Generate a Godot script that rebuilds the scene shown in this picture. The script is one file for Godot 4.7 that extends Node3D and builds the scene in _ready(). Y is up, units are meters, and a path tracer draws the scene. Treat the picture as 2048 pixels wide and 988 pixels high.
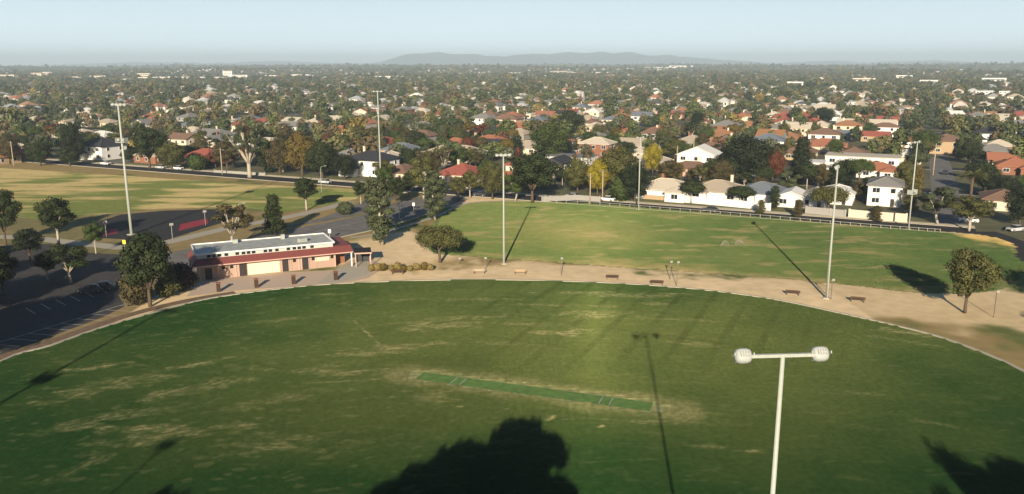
extends Node3D
# A cricket oval and its neighbours at the edge of a suburb, seen from about 38 m up.
# Plan coordinates are metres: x to the right, f forward; P(x, f, y) makes the point.

const DEEP := 12.58            # how far the camera looks down, degrees
const EYE := 38.0
const U := Vector2(0.8988, -0.4384)   # along the long road beyond the ovals (x, f)
const N := Vector2(0.4384, 0.8988)    # away from it, into the suburb
const ORIGIN := Vector2(24.6, 226.0)  # a point on that road

var rng := RandomNumberGenerator.new()
var M := {}                    # materials
var names := {}
var shared := {}               # meshes used by many parts
var crowns := {}               # tree prototypes
var occupied: Array[Vector3] = []   # x, f, radius of what stands in the suburb
var later := []                # things whose label ends in their order from the left

func P(x: float, f: float, y := 0.0) -> Vector3:
	return Vector3(x, y, -f)

func _ready():
	rng.seed = 7
	var cam := Camera3D.new()
	cam.name = "camera"
	cam.position = Vector3(0, EYE, 0)
	cam.rotation_degrees = Vector3(-DEEP, 0, -0.1)
	cam.fov = 33.53
	cam.near = 0.5
	cam.far = 40000.0
	add_child(cam)
	var env := Environment.new()
	env.background_mode = Environment.BG_SKY
	var sm := ProceduralSkyMaterial.new()
	sm.sky_top_color = Color(0.014, 0.045, 0.110).linear_to_srgb()
	sm.sky_horizon_color = Color(0.525, 0.632, 0.662).linear_to_srgb()
	sm.sky_curve = 0.105
	sm.ground_horizon_color = Color(0.25, 0.3, 0.28).linear_to_srgb()
	sm.ground_bottom_color = Color(0.08, 0.09, 0.05).linear_to_srgb()
	sm.sun_angle_max = 8.0
	sm.sky_cover = high_cloud()
	sm.sky_cover_modulate = Color(1, 1, 1, 1)
	env.sky = Sky.new()
	env.sky.sky_material = sm
	env.tonemap_mode = Environment.TONE_MAPPER_LINEAR
	env.tonemap_exposure = 2.0
	env.sdfgi_enabled = true
	env.ssao_enabled = true
	env.ssil_enabled = true
	env.fog_enabled = true
	env.fog_density = 0.00015
	env.fog_light_color = Color(0.84, 0.93, 1.0)
	var we := WorldEnvironment.new()
	we.name = "environment"
	we.environment = env
	add_child(we)
	var sun := DirectionalLight3D.new()
	sun.name = "sun"
	var el := deg_to_rad(18.2)
	var az := deg_to_rad(6.0)
	sun.basis = Basis.looking_at(Vector3(sin(az) * cos(el), -sin(el), -cos(az) * cos(el)))
	sun.light_color = Color(1.0, 0.93, 0.82)
	sun.light_energy = 1.6
	sun.light_angular_distance = 0.5
	sun.shadow_enabled = true
	add_child(sun)
	materials()
	terrain()
	park_ground()
	main_oval()
	courts_and_car_park()
	roads()
	clubhouse()
	garden_walls()
	near_houses()
	tree_prototypes()
	park_trees()
	near_trees()
	suburb_houses()
	suburb_trees()
	distance()
	light_poles()
	small_things()
	cars()
	settle_labels()

# ---------------------------------------------------------------- names and labels
func numbered(called: String) -> String:
	var n: int = names.get(called, 0)
	names[called] = n + 1
	return called if n == 0 else "%s_%03d" % [called, n]

func tag(o: Node, label: String, category: String, group := "") -> Node:
	o.set_meta("label", label)
	o.set_meta("category", category)
	if group:
		o.set_meta("group", group)
	return o

func thing(called: String, label: String, category: String, at := Vector3.ZERO, turn := 0.0, group := "") -> Node3D:
	var o := Node3D.new()
	o.name = numbered(called)
	o.position = at
	o.rotation_degrees.y = turn
	add_child(o)
	tag(o, label, category, group)
	return o

func put(called: String, mesh: Mesh, parent: Node, at := Vector3.ZERO, m: Material = null, basis := Basis()) -> MeshInstance3D:
	var o := MeshInstance3D.new()
	o.name = called if parent != self else numbered(called)
	o.mesh = mesh
	o.transform = Transform3D(basis, at)
	if m:
		o.material_override = m
	parent.add_child(o, true)
	return o

func structure(called: String, mesh: Mesh, m: Material = null) -> MeshInstance3D:
	var o := put(called, mesh, self, Vector3.ZERO, m)
	o.set_meta("kind", "structure")
	return o

func ordinal(n: int) -> String:
	var small := ["", "first", "second", "third", "fourth", "fifth", "sixth", "seventh", "eighth", "ninth", "tenth", "eleventh", "twelfth", "thirteenth", "fourteenth", "fifteenth", "sixteenth", "seventeenth", "eighteenth", "nineteenth"]
	if n < 20:
		return small[n]
	var tens: String = ["twent", "thirt", "fort", "fift", "sixt", "sevent", "eight", "ninet"][(n / 10) % 10 - 2]
	return tens + ("ieth" if n % 10 == 0 else "y-" + small[n % 10])

func settle_labels():
	# things of one description are told apart by their order from the left
	var same := {}
	for o in later:
		var l: String = o.get_meta("label")
		if not same.has(l):
			same[l] = []
		same[l].append(o)
	for l in same:
		var list: Array = same[l]
		if list.size() == 1:
			continue
		list.sort_custom(func(a, b): return a.position.x / (20.0 - a.position.z) < b.position.x / (20.0 - b.position.z))
		for i in list.size():
			list[i].set_meta("label", "%s, %s" % [l, "leftmost such" if i == 0 else "rightmost such" if i == list.size() - 1 else ordinal(i + 1) + " such from left"])

# ---------------------------------------------------------------- shapes
func begin(smooth := false) -> SurfaceTool:
	var st := SurfaceTool.new()
	st.begin(Mesh.PRIMITIVE_TRIANGLES)
	st.set_smooth_group(0 if smooth else -1)
	return st

func done(st: SurfaceTool, m: Material, into: ArrayMesh = null) -> ArrayMesh:
	st.generate_normals()
	st.set_material(m)
	return st.commit(into) if into else st.commit()

func tri(st: SurfaceTool, a: Vector3, b: Vector3, c: Vector3):
	st.add_vertex(a)
	st.add_vertex(b)
	st.add_vertex(c)

func quad(st: SurfaceTool, a: Vector3, b: Vector3, c: Vector3, d: Vector3):
	tri(st, a, b, c)
	tri(st, a, c, d)

func box(st: SurfaceTool, c: Vector3, s: Vector3, turn := 0.0, tilt := Basis()):
	var b := Basis(Vector3.UP, deg_to_rad(turn)) * tilt
	var h := s / 2
	var v := []
	for i in 8:
		v.append(c + b * Vector3(h.x if i & 1 else -h.x, h.y if i & 2 else -h.y, h.z if i & 4 else -h.z))
	quad(st, v[6], v[7], v[5], v[4])   # front, +z
	quad(st, v[3], v[2], v[0], v[1])   # back
	quad(st, v[7], v[3], v[1], v[5])   # right
	quad(st, v[2], v[6], v[4], v[0])   # left
	quad(st, v[2], v[3], v[7], v[6])   # top
	quad(st, v[4], v[5], v[1], v[0])   # bottom

func tube(st: SurfaceTool, points: Array, radii: Array, sides := 6, cap := true):
	var rings := []
	for i in points.size():
		var along: Vector3 = (points[mini(i + 1, points.size() - 1)] - points[maxi(i - 1, 0)]).normalized()
		var side := along.cross(Vector3.FORWARD if absf(along.z) < 0.9 else Vector3.UP).normalized()
		var up := side.cross(along)
		var ring := []
		for k in sides:
			var a := TAU * k / sides
			ring.append(points[i] + (side * cos(a) + up * sin(a)) * radii[i])
		rings.append(ring)
	for i in rings.size() - 1:
		for k in sides:
			var n := (k + 1) % sides
			quad(st, rings[i][k], rings[i][n], rings[i + 1][n], rings[i + 1][k])
	if cap:
		for k in range(1, sides - 1):
			tri(st, rings[-1][0], rings[-1][k], rings[-1][k + 1])
			tri(st, rings[0][0], rings[0][k + 1], rings[0][k])

func flat(points: Array, y: float, m: Material, uv_from := Vector2.ZERO, uv_size := Vector2.ONE) -> ArrayMesh:
	var poly := PackedVector2Array(points)
	var idx := Geometry2D.triangulate_polygon(poly)
	var st := SurfaceTool.new()
	st.begin(Mesh.PRIMITIVE_TRIANGLES)
	for i in range(0, idx.size(), 3):
		var a := poly[idx[i]]
		var b := poly[idx[i + 1]]
		var c := poly[idx[i + 2]]
		for p in ([a, b, c] if (b - a).cross(c - a) < 0 else [a, c, b]):
			st.set_normal(Vector3.UP)
			st.set_uv((p - uv_from) / uv_size)
			st.add_vertex(P(p.x, p.y, y))
	st.set_material(m)
	return st.commit()

func smooth_line(points: Array, closed := false, steps := 6) -> Array:
	var out := []
	var n := points.size()
	for i in (n if closed else n - 1):
		var a: Vector2 = points[posmod(i - 1, n) if closed else maxi(i - 1, 0)]
		var b: Vector2 = points[i]
		var c: Vector2 = points[(i + 1) % n]
		var d: Vector2 = points[(i + 2) % n if closed else mini(i + 2, n - 1)]
		for k in steps:
			out.append(b.cubic_interpolate(c, a, d, float(k) / steps))
	if not closed:
		out.append(points[-1])
	return out

func strip(line: Array, width: float, y: float, m: Material, high := 0.0, shift := 0.0) -> ArrayMesh:
	# a band along a line, a raised kerb when high > 0
	var st := begin()
	var left := []
	var right := []
	for i in line.size():
		var t: Vector2 = (line[mini(i + 1, line.size() - 1)] - line[maxi(i - 1, 0)]).normalized()
		var s := Vector2(-t.y, t.x)
		left.append(line[i] + s * (shift + width / 2))
		right.append(line[i] + s * (shift - width / 2))
	for i in line.size() - 1:
		var a := P(left[i].x, left[i].y, y + high)
		var b := P(left[i + 1].x, left[i + 1].y, y + high)
		var c := P(right[i + 1].x, right[i + 1].y, y + high)
		var d := P(right[i].x, right[i].y, y + high)
		quad(st, a, b, c, d)
		if high > 0.0:
			var dn := Vector3.DOWN * (high + 0.02)
			quad(st, b, a, a + dn, b + dn)
			quad(st, d, c, c + dn, d + dn)
	return done(st, m)

# ---------------------------------------------------------------- materials
func noise_picture(freq: float, low: float, high: float, seed_: int, octaves := 4, size := 512) -> NoiseTexture2D:
	var n := FastNoiseLite.new()
	n.seed = seed_
	n.frequency = freq
	n.fractal_octaves = octaves
	var t := NoiseTexture2D.new()
	t.noise = n
	t.seamless = true
	t.width = size
	t.height = size
	var g := Gradient.new()
	g.set_color(0, Color(low, low, low))
	g.set_color(1, Color(high, high, high))
	t.color_ramp = g
	return t

func mat(key: String, c: Color, rough := 0.9, pattern := "", size := 4.0) -> StandardMaterial3D:
	if M.has(key):
		return M[key]
	var m := StandardMaterial3D.new()
	m.resource_name = key
	m.albedo_color = c.linear_to_srgb()
	m.roughness = rough
	m.metallic_specular = 0.3
	if pattern:
		m.albedo_texture = shared[pattern]
		m.uv1_triplanar = true
		m.uv1_world_triplanar = true
		m.uv1_scale = Vector3.ONE / size
	M[key] = m
	return m

func materials():
	shared.blotch = noise_picture(0.012, 0.80, 1.0, 11)
	shared.grain = noise_picture(0.06, 0.84, 1.0, 12, 5)
	shared.stain = noise_picture(0.02, 0.90, 1.0, 13, 5)
	# roofs
	mat("terracotta roof", Color(0.35, 0.145, 0.085), 0.85, "grain", 7.0)
	mat("red roof", Color(0.31, 0.095, 0.070), 0.85, "grain", 7.0)
	mat("brown roof", Color(0.20, 0.125, 0.09), 0.85, "grain", 7.0)
	mat("orange-brown roof", Color(0.32, 0.165, 0.085), 0.85, "grain", 7.0)
	mat("tan roof", Color(0.42, 0.355, 0.275), 0.85, "grain", 7.0)
	mat("grey roof", Color(0.22, 0.215, 0.205), 0.8, "grain", 7.0)
	mat("dark roof", Color(0.040, 0.042, 0.050), 0.75, "grain", 7.0)
	mat("blue-grey roof", Color(0.17, 0.195, 0.225), 0.6, "grain", 7.0)
	mat("white roof", Color(0.70, 0.68, 0.64), 0.6, "stain", 9.0)
	mat("cream roof", Color(0.52, 0.46, 0.37), 0.7, "stain", 9.0)
	# walls
	mat("white wall", Color(0.70, 0.69, 0.66), 0.85, "stain", 5.0)
	mat("cream wall", Color(0.60, 0.53, 0.41), 0.85, "stain", 5.0)
	mat("pink wall", Color(0.50, 0.35, 0.27), 0.85, "stain", 5.0)
	mat("brick wall", Color(0.25, 0.115, 0.07), 0.9, "grain", 2.0)
	mat("tan wall", Color(0.42, 0.31, 0.19), 0.9, "grain", 3.0)
	mat("grey wall", Color(0.30, 0.29, 0.27), 0.9, "stain", 5.0)
	mat("dark wall", Color(0.05, 0.05, 0.055), 0.8, "stain", 5.0)
	mat("red wall", Color(0.30, 0.06, 0.04), 0.85, "stain", 5.0)
	mat("clubhouse brick", Color(0.43, 0.295, 0.235), 0.9, "grain", 2.0)
	mat("maroon roof", Color(0.20, 0.062, 0.055), 0.6, "stain", 6.0)
	mat("roof sheet", Color(0.40, 0.415, 0.385), 0.55, "blotch", 14.0)
	mat("white paint", Color(0.66, 0.655, 0.63), 0.6)
	mat("glass", Color(0.018, 0.022, 0.027), 0.12)
	mat("dark door", Color(0.035, 0.03, 0.03), 0.5)
	mat("timber", Color(0.065, 0.036, 0.022), 0.85, "grain", 1.0)
	mat("grey timber", Color(0.17, 0.145, 0.12), 0.9, "grain", 1.5)
	mat("pale timber", Color(0.42, 0.34, 0.24), 0.9, "grain", 1.5)
	mat("galvanised steel", Color(0.36, 0.385, 0.345), 0.5, "stain", 3.0)
	mat("lamp housing", Color(0.36, 0.385, 0.375), 0.5, "stain", 0.8)
	mat("lamp lens", Color(0.30, 0.33, 0.33), 0.1)
	mat("asphalt", Color(0.175, 0.165, 0.155), 0.92, "blotch", 26.0)
	mat("old asphalt", Color(0.062, 0.058, 0.056), 0.92, "blotch", 17.0)
	mat("dark asphalt", Color(0.032, 0.031, 0.034), 0.92, "blotch", 26.0)
	mat("court red", Color(0.27, 0.030, 0.045), 0.85, "stain", 6.0)
	mat("concrete", Color(0.44, 0.40, 0.32), 0.92, "grain", 5.0)
	mat("footpath", Color(0.40, 0.365, 0.29), 0.92, "grain", 5.0)
	mat("paving", Color(0.54, 0.42, 0.325), 0.92, "grain", 6.0)
	mat("painted line", Color(0.42, 0.41, 0.38), 0.8, "grain", 3.0)
	mat("verge", Color(0.20, 0.135, 0.088), 1.0, "blotch", 9.0)
	mat("bare earth", Color(0.36, 0.27, 0.165), 1.0, "blotch", 9.0)
	mat("grass verge", Color(0.16, 0.155, 0.062), 1.0, "blotch", 11.0)
	mat("pale bark", Color(0.40, 0.35, 0.28), 0.9, "grain", 2.0)
	mat("brown bark", Color(0.105, 0.075, 0.052), 0.95, "grain", 2.0)
	mat("rubber", Color(0.02, 0.02, 0.02), 0.9)
	mat("black frame", Color(0.022, 0.02, 0.02), 0.8)
	# foliage: the tone of the leaf itself
	leaf("dark green", Color(0.035, 0.050, 0.017))
	leaf("deep green", Color(0.022, 0.033, 0.015))
	leaf("green", Color(0.061, 0.092, 0.025))
	leaf("olive", Color(0.099, 0.101, 0.034))
	leaf("grey-green", Color(0.081, 0.098, 0.051))
	leaf("brown-green", Color(0.091, 0.075, 0.035))
	leaf("yellow", Color(0.30, 0.25, 0.022))
	leaf("golden", Color(0.155, 0.115, 0.030))
	leaf("russet", Color(0.140, 0.050, 0.029))
	leaf("purple", Color(0.051, 0.024, 0.027))
	leaf("straw", Color(0.30, 0.23, 0.085))

func leaf(key: String, c: Color):
	var m := mat(key, c, 0.75)
	m.vertex_color_use_as_albedo = true
	m.backlight = Color(0.22, 0.24, 0.12)

func high_cloud() -> ImageTexture:
	# thin veils of high cloud, a little denser to the right of the view
	var n := FastNoiseLite.new()
	n.seed = 5
	n.frequency = 0.010
	n.fractal_octaves = 4
	var im := Image.create(512, 256, false, Image.FORMAT_RGBA8)
	for y in 256:
		var up := (0.5 - y / 256.0) * PI
		for x in 512:
			var a := 0.0
			if up > 0.0:
				var t := x / 512.0 * TAU
				var v := n.get_noise_3d(cos(t) * 90.0, y * 2.2, sin(t) * 90.0)
				a = clampf(0.08 + v * 0.28, 0.0, 0.3) * smoothstep(0.9, 0.1, up)
			im.set_pixel(x, y, Color(0.62, 0.66, 0.68, a * 0.30))
	return ImageTexture.create_from_image(im)

# ---------------------------------------------------------------- the setting
var swell: FastNoiseLite

func height(x: float, f: float) -> float:
	# flat round the park, gentle rises towards the skyline
	var r := Vector2(x, f).length()
	if r < 1300.0:
		return 0.0
	if swell == null:
		swell = FastNoiseLite.new()
		swell.seed = 3
		swell.frequency = 0.0005
		swell.fractal_octaves = 3
	return smoothstep(1300.0, 4500.0, r) * (6.0 + swell.get_noise_2d(x, f) * 26.0)

func terrain():
	var radii := [0.0]
	var r := 30.0
	while r < 15000.0:
		radii.append(r)
		r *= 1.16
	radii.append(16000.0)
	var sides := 96
	var st := begin(true)
	for i in radii.size() - 1:
		for k in sides:
			var q := []
			for c in [[i, k], [i + 1, k], [i + 1, k + 1], [i, k + 1]]:
				var a: float = TAU * c[1] / sides
				var x: float = radii[c[0]] * sin(a)
				var f: float = radii[c[0]] * cos(a)
				q.append(P(x, f, height(x, f)))
			if i > 0:
				quad(st, q[0], q[1], q[2], q[3])
			else:
				tri(st, q[0], q[1], q[2])
	var m := mat("suburb ground", Color(0.125, 0.122, 0.068), 1.0, "blotch", 45.0)
	structure("ground", done(st, m))
	# far ranges on the skyline
	var hm := mat("hill forest", Color(0.045, 0.055, 0.04), 1.0, "blotch", 900.0)
	hills("hills", -2450, 4450, 12500, [[0.0, 0], [0.06, 60], [0.12, 172], [0.17, 205], [0.24, 195], [0.33, 160], [0.42, 185], [0.52, 215], [0.6, 205], [0.68, 165], [0.76, 120], [0.85, 80], [0.93, 40], [1.0, 0]], hm)
	hills("hills", 3800, 7900, 13200, [[0.0, 0], [0.15, 62], [0.3, 84], [0.42, 60], [0.55, 75], [0.7, 95], [0.85, 55], [1.0, 0]], hm)
	hills("hills", -7200, -1600, 13800, [[0.0, 60], [0.2, 85], [0.4, 70], [0.6, 90], [0.8, 60], [1.0, 0]], hm)

func hills(called: String, x0: float, x1: float, f: float, profile: Array, m: Material):
	var n := FastNoiseLite.new()
	n.seed = int(f)
	n.frequency = 0.0018
	n.fractal_octaves = 4
	var st := begin(true)
	var rows := []
	var depth := [-1500.0, -1000.0, -500.0, 0.0, 600.0, 1300.0]
	var share := [0.0, 0.30, 0.72, 1.0, 0.6, 0.0]
	for d in 6:
		var row := []
		for i in 91:
			var t := i / 90.0
			var h := 0.0
			for k in profile.size() - 1:
				if t >= profile[k][0] and t <= profile[k + 1][0]:
					h = lerpf(profile[k][1], profile[k + 1][1], smoothstep(0.0, 1.0, inverse_lerp(profile[k][0], profile[k + 1][0], t)))
			var x := lerpf(x0, x1, t)
			h *= share[d] * (1.0 + 0.22 * n.get_noise_2d(x, depth[d]))
			row.append(P(x, f + depth[d], h - 4.0))
		rows.append(row)
	for d in 5:
		for i in 90:
			quad(st, rows[d][i], rows[d + 1][i], rows[d + 1][i + 1], rows[d][i + 1])
	structure(called, done(st, m))

var oval_line := []
var oval2_line := []
var field3_line := []

func lay_lines():
	var top := [Vector2(-67.1, 101.7), Vector2(-64.0, 107.9), Vector2(-60.9, 115.7), Vector2(-56.6, 122.9), Vector2(-51.5, 130.1), Vector2(-46.1, 134.1), Vector2(-40.2, 137.2), Vector2(-34.7, 139.5), Vector2(-28.8, 140.9), Vector2(-20.1, 142.3), Vector2(-11.2, 143.0), Vector2(-2.2, 143.0), Vector2(6.8, 142.3), Vector2(20.0, 140.2), Vector2(32.4, 136.3), Vector2(43.4, 130.1), Vector2(52.2, 121.3), Vector2(57.3, 115.7), Vector2(61.5, 109.4), Vector2(64.6, 97.6)]
	var ring := top.duplicate()
	for i in range(top.size() - 1, -1, -1):
		var p: Vector2 = top[i]
		ring.append(Vector2(p.x * 0.97, 182.0 - p.y))
	oval_line = smooth_line(ring, true, 4)
	oval2_line = smooth_line([Vector2(-16.8, 166.0), Vector2(-18.9, 182.8), Vector2(-18.4, 206.7), Vector2(-15.2, 219.5), Vector2(-11.1, 226.9), Vector2(-2.0, 229.4), Vector2(10.7, 228.6), Vector2(24.5, 225.2), Vector2(37.3, 218.7), Vector2(61.0, 206.7), Vector2(81.7, 194.7), Vector2(101.2, 185.7), Vector2(108.1, 179.5), Vector2(108.1, 171.3), Vector2(102.2, 160.6), Vector2(98, 150), Vector2(84, 136), Vector2(69.9, 133.7), Vector2(59.3, 138.9), Vector2(43.6, 145.5), Vector2(26.1, 150.3), Vector2(7.5, 156.3), Vector2(-2.4, 159.3), Vector2(-9.5, 161.9)], true, 4)
	field3_line = smooth_line([Vector2(-330, 330), Vector2(-250, 330), Vector2(-193.5, 309.1), Vector2(-135.7, 286.2), Vector2(-85.4, 265.3), Vector2(-60.8, 257.5), Vector2(-46.0, 251.1), Vector2(-45.0, 233.8), Vector2(-52.6, 221.9), Vector2(-61.0, 212.5), Vector2(-70.8, 218.7), Vector2(-79.5, 220.3), Vector2(-97.2, 217.1), Vector2(-106.9, 209.6), Vector2(-118.3, 206.7), Vector2(-131.1, 206.7), Vector2(-230, 235), Vector2(-330, 250)], true, 4)

func near_edge(p: Vector2, line: Array) -> float:
	var best := 1e9
	for q in line:
		best = minf(best, p.distance_squared_to(q))
	return sqrt(best)

func lerp3(a: Vector3, b: Vector3, t: float) -> Vector3:
	return a.lerp(b, clampf(t, 0.0, 1.0))

func put_colour(data: PackedByteArray, at: int, c: Vector3):
	var s := Color(clampf(c.x, 0, 1), clampf(c.y, 0, 1), clampf(c.z, 0, 1)).linear_to_srgb()
	data[at] = int(s.r * 255.0 + 0.5)
	data[at + 1] = int(s.g * 255.0 + 0.5)
	data[at + 2] = int(s.b * 255.0 + 0.5)

func pictured(w: int, h: int, data: PackedByteArray, key: String, from: Vector2, size: Vector2) -> StandardMaterial3D:
	var m := StandardMaterial3D.new()
	m.resource_name = key
	m.albedo_texture = ImageTexture.create_from_image(Image.create_from_data(w, h, false, Image.FORMAT_RGB8, data))
	m.roughness = 1.0
	m.metallic_specular = 0.1
	m.uv1_triplanar = true        # seen from above only: the picture lies on the ground plan
	m.uv1_world_triplanar = true
	m.uv1_triplanar_sharpness = 150.0
	m.uv1_scale = Vector3(1.0 / size.x, 1.0, -1.0 / size.y)
	m.uv1_offset = Vector3(-from.x / size.x, 0.0, -from.y / size.y)
	M[key] = m
	return m

func blades(wide: float, high: float, number: int, seed_: int) -> ArrayMesh:
	# a square metre of upright grass blades
	var r := RandomNumberGenerator.new()
	r.seed = seed_
	var st := SurfaceTool.new()
	st.begin(Mesh.PRIMITIVE_TRIANGLES)
	for i in number:
		var at := Vector3(r.randf_range(-0.5, 0.5), 0.0, r.randf_range(-0.5, 0.5))
		var a := r.randf() * TAU
		var side := Vector3(cos(a), 0, sin(a))
		var face := Vector3(-sin(a), 0, cos(a))
		var w := wide * r.randf_range(0.7, 1.3)
		var tip := Vector3(r.randf_range(-0.3, 0.3) * high, high * r.randf_range(0.6, 1.2), r.randf_range(-0.3, 0.3) * high)
		for s in [1.0, -1.0]:
			var o: Vector3 = at + face * s * 0.0015
			st.set_normal((face * s * 0.67 + Vector3.UP * 0.74).normalized())
			st.add_vertex(o + side * w * 0.5 * s)
			st.add_vertex(o - side * w * 0.5 * s)
			st.add_vertex(o + tip)
	return st.commit()

func grass(called: String, edge: Array, m: Material, wide: float, high: float, number: int, y: float, bare := []):
	var poly := PackedVector2Array(edge)
	var mesh := blades(wide, high, number, 5)
	mesh.surface_set_material(0, m)
	var lo := poly[0]
	var hi := poly[0]
	for p in poly:
		lo = lo.min(p)
		hi = hi.max(p)
	var where := []
	var tints := []
	var r := RandomNumberGenerator.new()
	r.seed = 8
	for i in range(int(floor(lo.x)), int(ceil(hi.x))):
		for j in range(int(floor(lo.y)), int(ceil(hi.y))):
			var p := Vector2(i + 0.5, j + 0.5)
			if not in_view(p, 1.25):
				continue
			var inside := true
			for c in [Vector2(-0.5, -0.5), Vector2(0.5, -0.5), Vector2(-0.5, 0.5), Vector2(0.5, 0.5)]:
				inside = inside and Geometry2D.is_point_in_polygon(p + c, poly)
			if not inside:
				continue
			if bare and Geometry2D.get_closest_point_to_segment(p, bare[0], bare[1]).distance_to(p) < bare[2]:
				continue
			where.append(Transform3D(Basis(Vector3.UP, PI / 2 * (r.randi() % 4)), P(p.x, p.y, y)))
			tints.append(Color.WHITE)
	copies(called, mesh, where, tints)

func grass_noise(seed_: int, freq: float, octaves: int) -> FastNoiseLite:
	var n := FastNoiseLite.new()
	n.seed = seed_
	n.frequency = freq
	n.fractal_octaves = octaves
	return n

func park_ground():
	lay_lines()
	# one picture of worn turf and sandy ground for everything round the main oval, about half a metre to the pixel
	var from := Vector2(-345, 12)
	var size := Vector2(520, 330)
	var w := 1040
	var h := 660
	var big := grass_noise(21, 0.018, 4)
	var mid := grass_noise(22, 0.07, 4)
	var fine := grass_noise(23, 0.35, 3)
	var two := PackedVector2Array(oval2_line)
	var three := PackedVector2Array(field3_line)
	var data := PackedByteArray()
	data.resize(w * h * 3)
	var sand := Vector3(0.66, 0.505, 0.30)
	var dry := Vector3(0.27, 0.205, 0.09)
	var lawn := Vector3(0.115, 0.135, 0.045)
	for j in h:
		var f := from.y + (j + 0.5) * size.y / h
		for i in w:
			var x := from.x + (i + 0.5) * size.x / w
			var p := Vector2(x, f)
			var a := big.get_noise_2d(x, f)
			var b := mid.get_noise_2d(x, f)
			var c := fine.get_noise_2d(x, f)
			var col: Vector3
			if x > -24.0 and Geometry2D.is_point_in_polygon(p, two):
				var along := (x + 15.0) / 120.0
				col = lerp3(Vector3(0.150, 0.200, 0.062), Vector3(0.084, 0.138, 0.042), along * 1.15 + a * 0.5)
				col = lerp3(col, Vector3(0.29, 0.265, 0.105), 0.55 * smoothstep(26.0, 0.0, p.distance_to(Vector2(15, 186))) + b * 0.25)
				col = lerp3(col, Vector3(0.225, 0.20, 0.09), smoothstep(0.15, 0.5, mid.get_noise_2d(x * 0.35, f * 2.4 + 90.0)) * 0.35)
				col = lerp3(col, Vector3(0.34, 0.27, 0.14), smoothstep(0.22, 0.4, mid.get_noise_2d(x * 0.8 + 300.0, f * 2.0)) * 0.45)
				# the edge beside the sandy strip is worn thin
				var rim := f - (152.5 - 0.0032 * (x + 8.0) * (x + 8.0) - 0.07 * (x + 8.0))
				col = lerp3(col, Vector3(0.36, 0.285, 0.14), smoothstep(11.0, 1.0, rim + b * 6.0) * 0.8)
				if x > 100.0:
					col = lerp3(col, Vector3(0.60, 0.43, 0.17), smoothstep(101.0, 107.0, x + b * 6.0))
			elif x < -40.0 and f > 195.0 and Geometry2D.is_point_in_polygon(p, three):
				var streak := mid.get_noise_2d(x * 0.30 + f * 0.16, f * 1.5)
				col = lerp3(Vector3(0.37, 0.305, 0.150), Vector3(0.130, 0.160, 0.052), smoothstep(-0.16, 0.34, streak * 0.8 + a * 0.7 + (x + 120.0) * 0.0022 + 0.06))
				col = lerp3(col, Vector3(0.55, 0.44, 0.20), smoothstep(288.0, 305.0, f + 0.4 * x + 55.0 + b * 14.0) * 0.5)
			else:
				var d := near_edge(p, oval_line) if f > 100.0 and f < 176.0 and x > -60.0 and x < 100.0 else 99.0
				var bare := smoothstep(16.0, 9.0, d + b * 10.0 + c * 3.0)
				if x > 55.0:
					bare = smoothstep(18.0, 10.0, absf(f - (134.0 - 0.34 * (x - 55.0))) + b * 9.0) * 0.8
				bare = maxf(bare, smoothstep(14.0, 8.0, p.distance_to(Vector2(0, 233)) * 0.55 + b * 3.0))
				bare = maxf(bare, smoothstep(16.0, 10.0, absf(x + 25.0) * 0.8 + absf(f - 163.0) * 0.5 + b * 4.0))
				col = lerp3(dry, lawn, smoothstep(-0.1, 0.25, a + b * 0.5))
				if x < -58.0 and f < 215.0:
					col = lerp3(col, Vector3(0.23, 0.175, 0.095), 0.5)
				col = lerp3(col, sand * (1.0 + b * 0.14), bare)
			put_colour(data, (j * w + i) * 3, col * (1.0 + c * 0.16))
	var m := pictured(w, h, data, "park turf", from, size)
	var area := [Vector2(-345, 340)]
	for k in range(0, 22):
		var q: Vector2 = ORIGIN + U * lerpf(-400.0, 96.0, k / 21.0) - N * 5.0
		if q.x > -340.0:
			area.append(q)
	area.append_array([Vector2(114, 170), Vector2(172, 150), Vector2(172, 15), Vector2(-345, 15)])
	area[0] = Vector2(-345, area[1].y)
	structure("park_ground", flat(area, 0.004, m, from, size))
	structure("second_oval", flat(oval2_line, 0.010, m, from, size))
	structure("sports_field", flat(field3_line, 0.010, m, from, size))
	grass("second_oval_grass", oval2_line, m, 0.05, 0.12, 420, 0.010)
	grass("sports_field_grass", field3_line, m, 0.06, 0.08, 200, 0.010)

func ragged(weight: PackedFloat32Array, w: int, h: int, from: Vector2, step: float, at: Vector2, rx: float, rf: float, turn: float, much: float, n: FastNoiseLite):
	var reach := maxf(rx, rf) * 1.3
	var ct := cos(turn)
	var s := sin(turn)
	for j in range(maxi(0, int((at.y - reach - from.y) / step)), mini(h, int((at.y + reach - from.y) / step))):
		for i in range(maxi(0, int((at.x - reach - from.x) / step)), mini(w, int((at.x + reach - from.x) / step))):
			var d := Vector2(from.x + i * step, from.y + j * step) - at
			var u := (d.x * ct + d.y * s) / rx
			var v := (-d.x * s + d.y * ct) / rf
			var e := sqrt(u * u + v * v) + n.get_noise_2d((from.x + i * step) * 1.0, (from.y + j * step) * 2.2) * 1.1
			var grain := n.get_noise_2d((u * rx) * 2.2 + 77.0, (v * rf) * 9.0) + 0.5 * n.get_noise_2d((u * rx) * 6.0, (v * rf) * 14.0 + 31.0)
			var k := smoothstep(1.0, 0.25, e) * much * (0.25 + 0.75 * smoothstep(-0.12, 0.38, grain))
			if k > weight[j * w + i]:
				weight[j * w + i] = k

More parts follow.
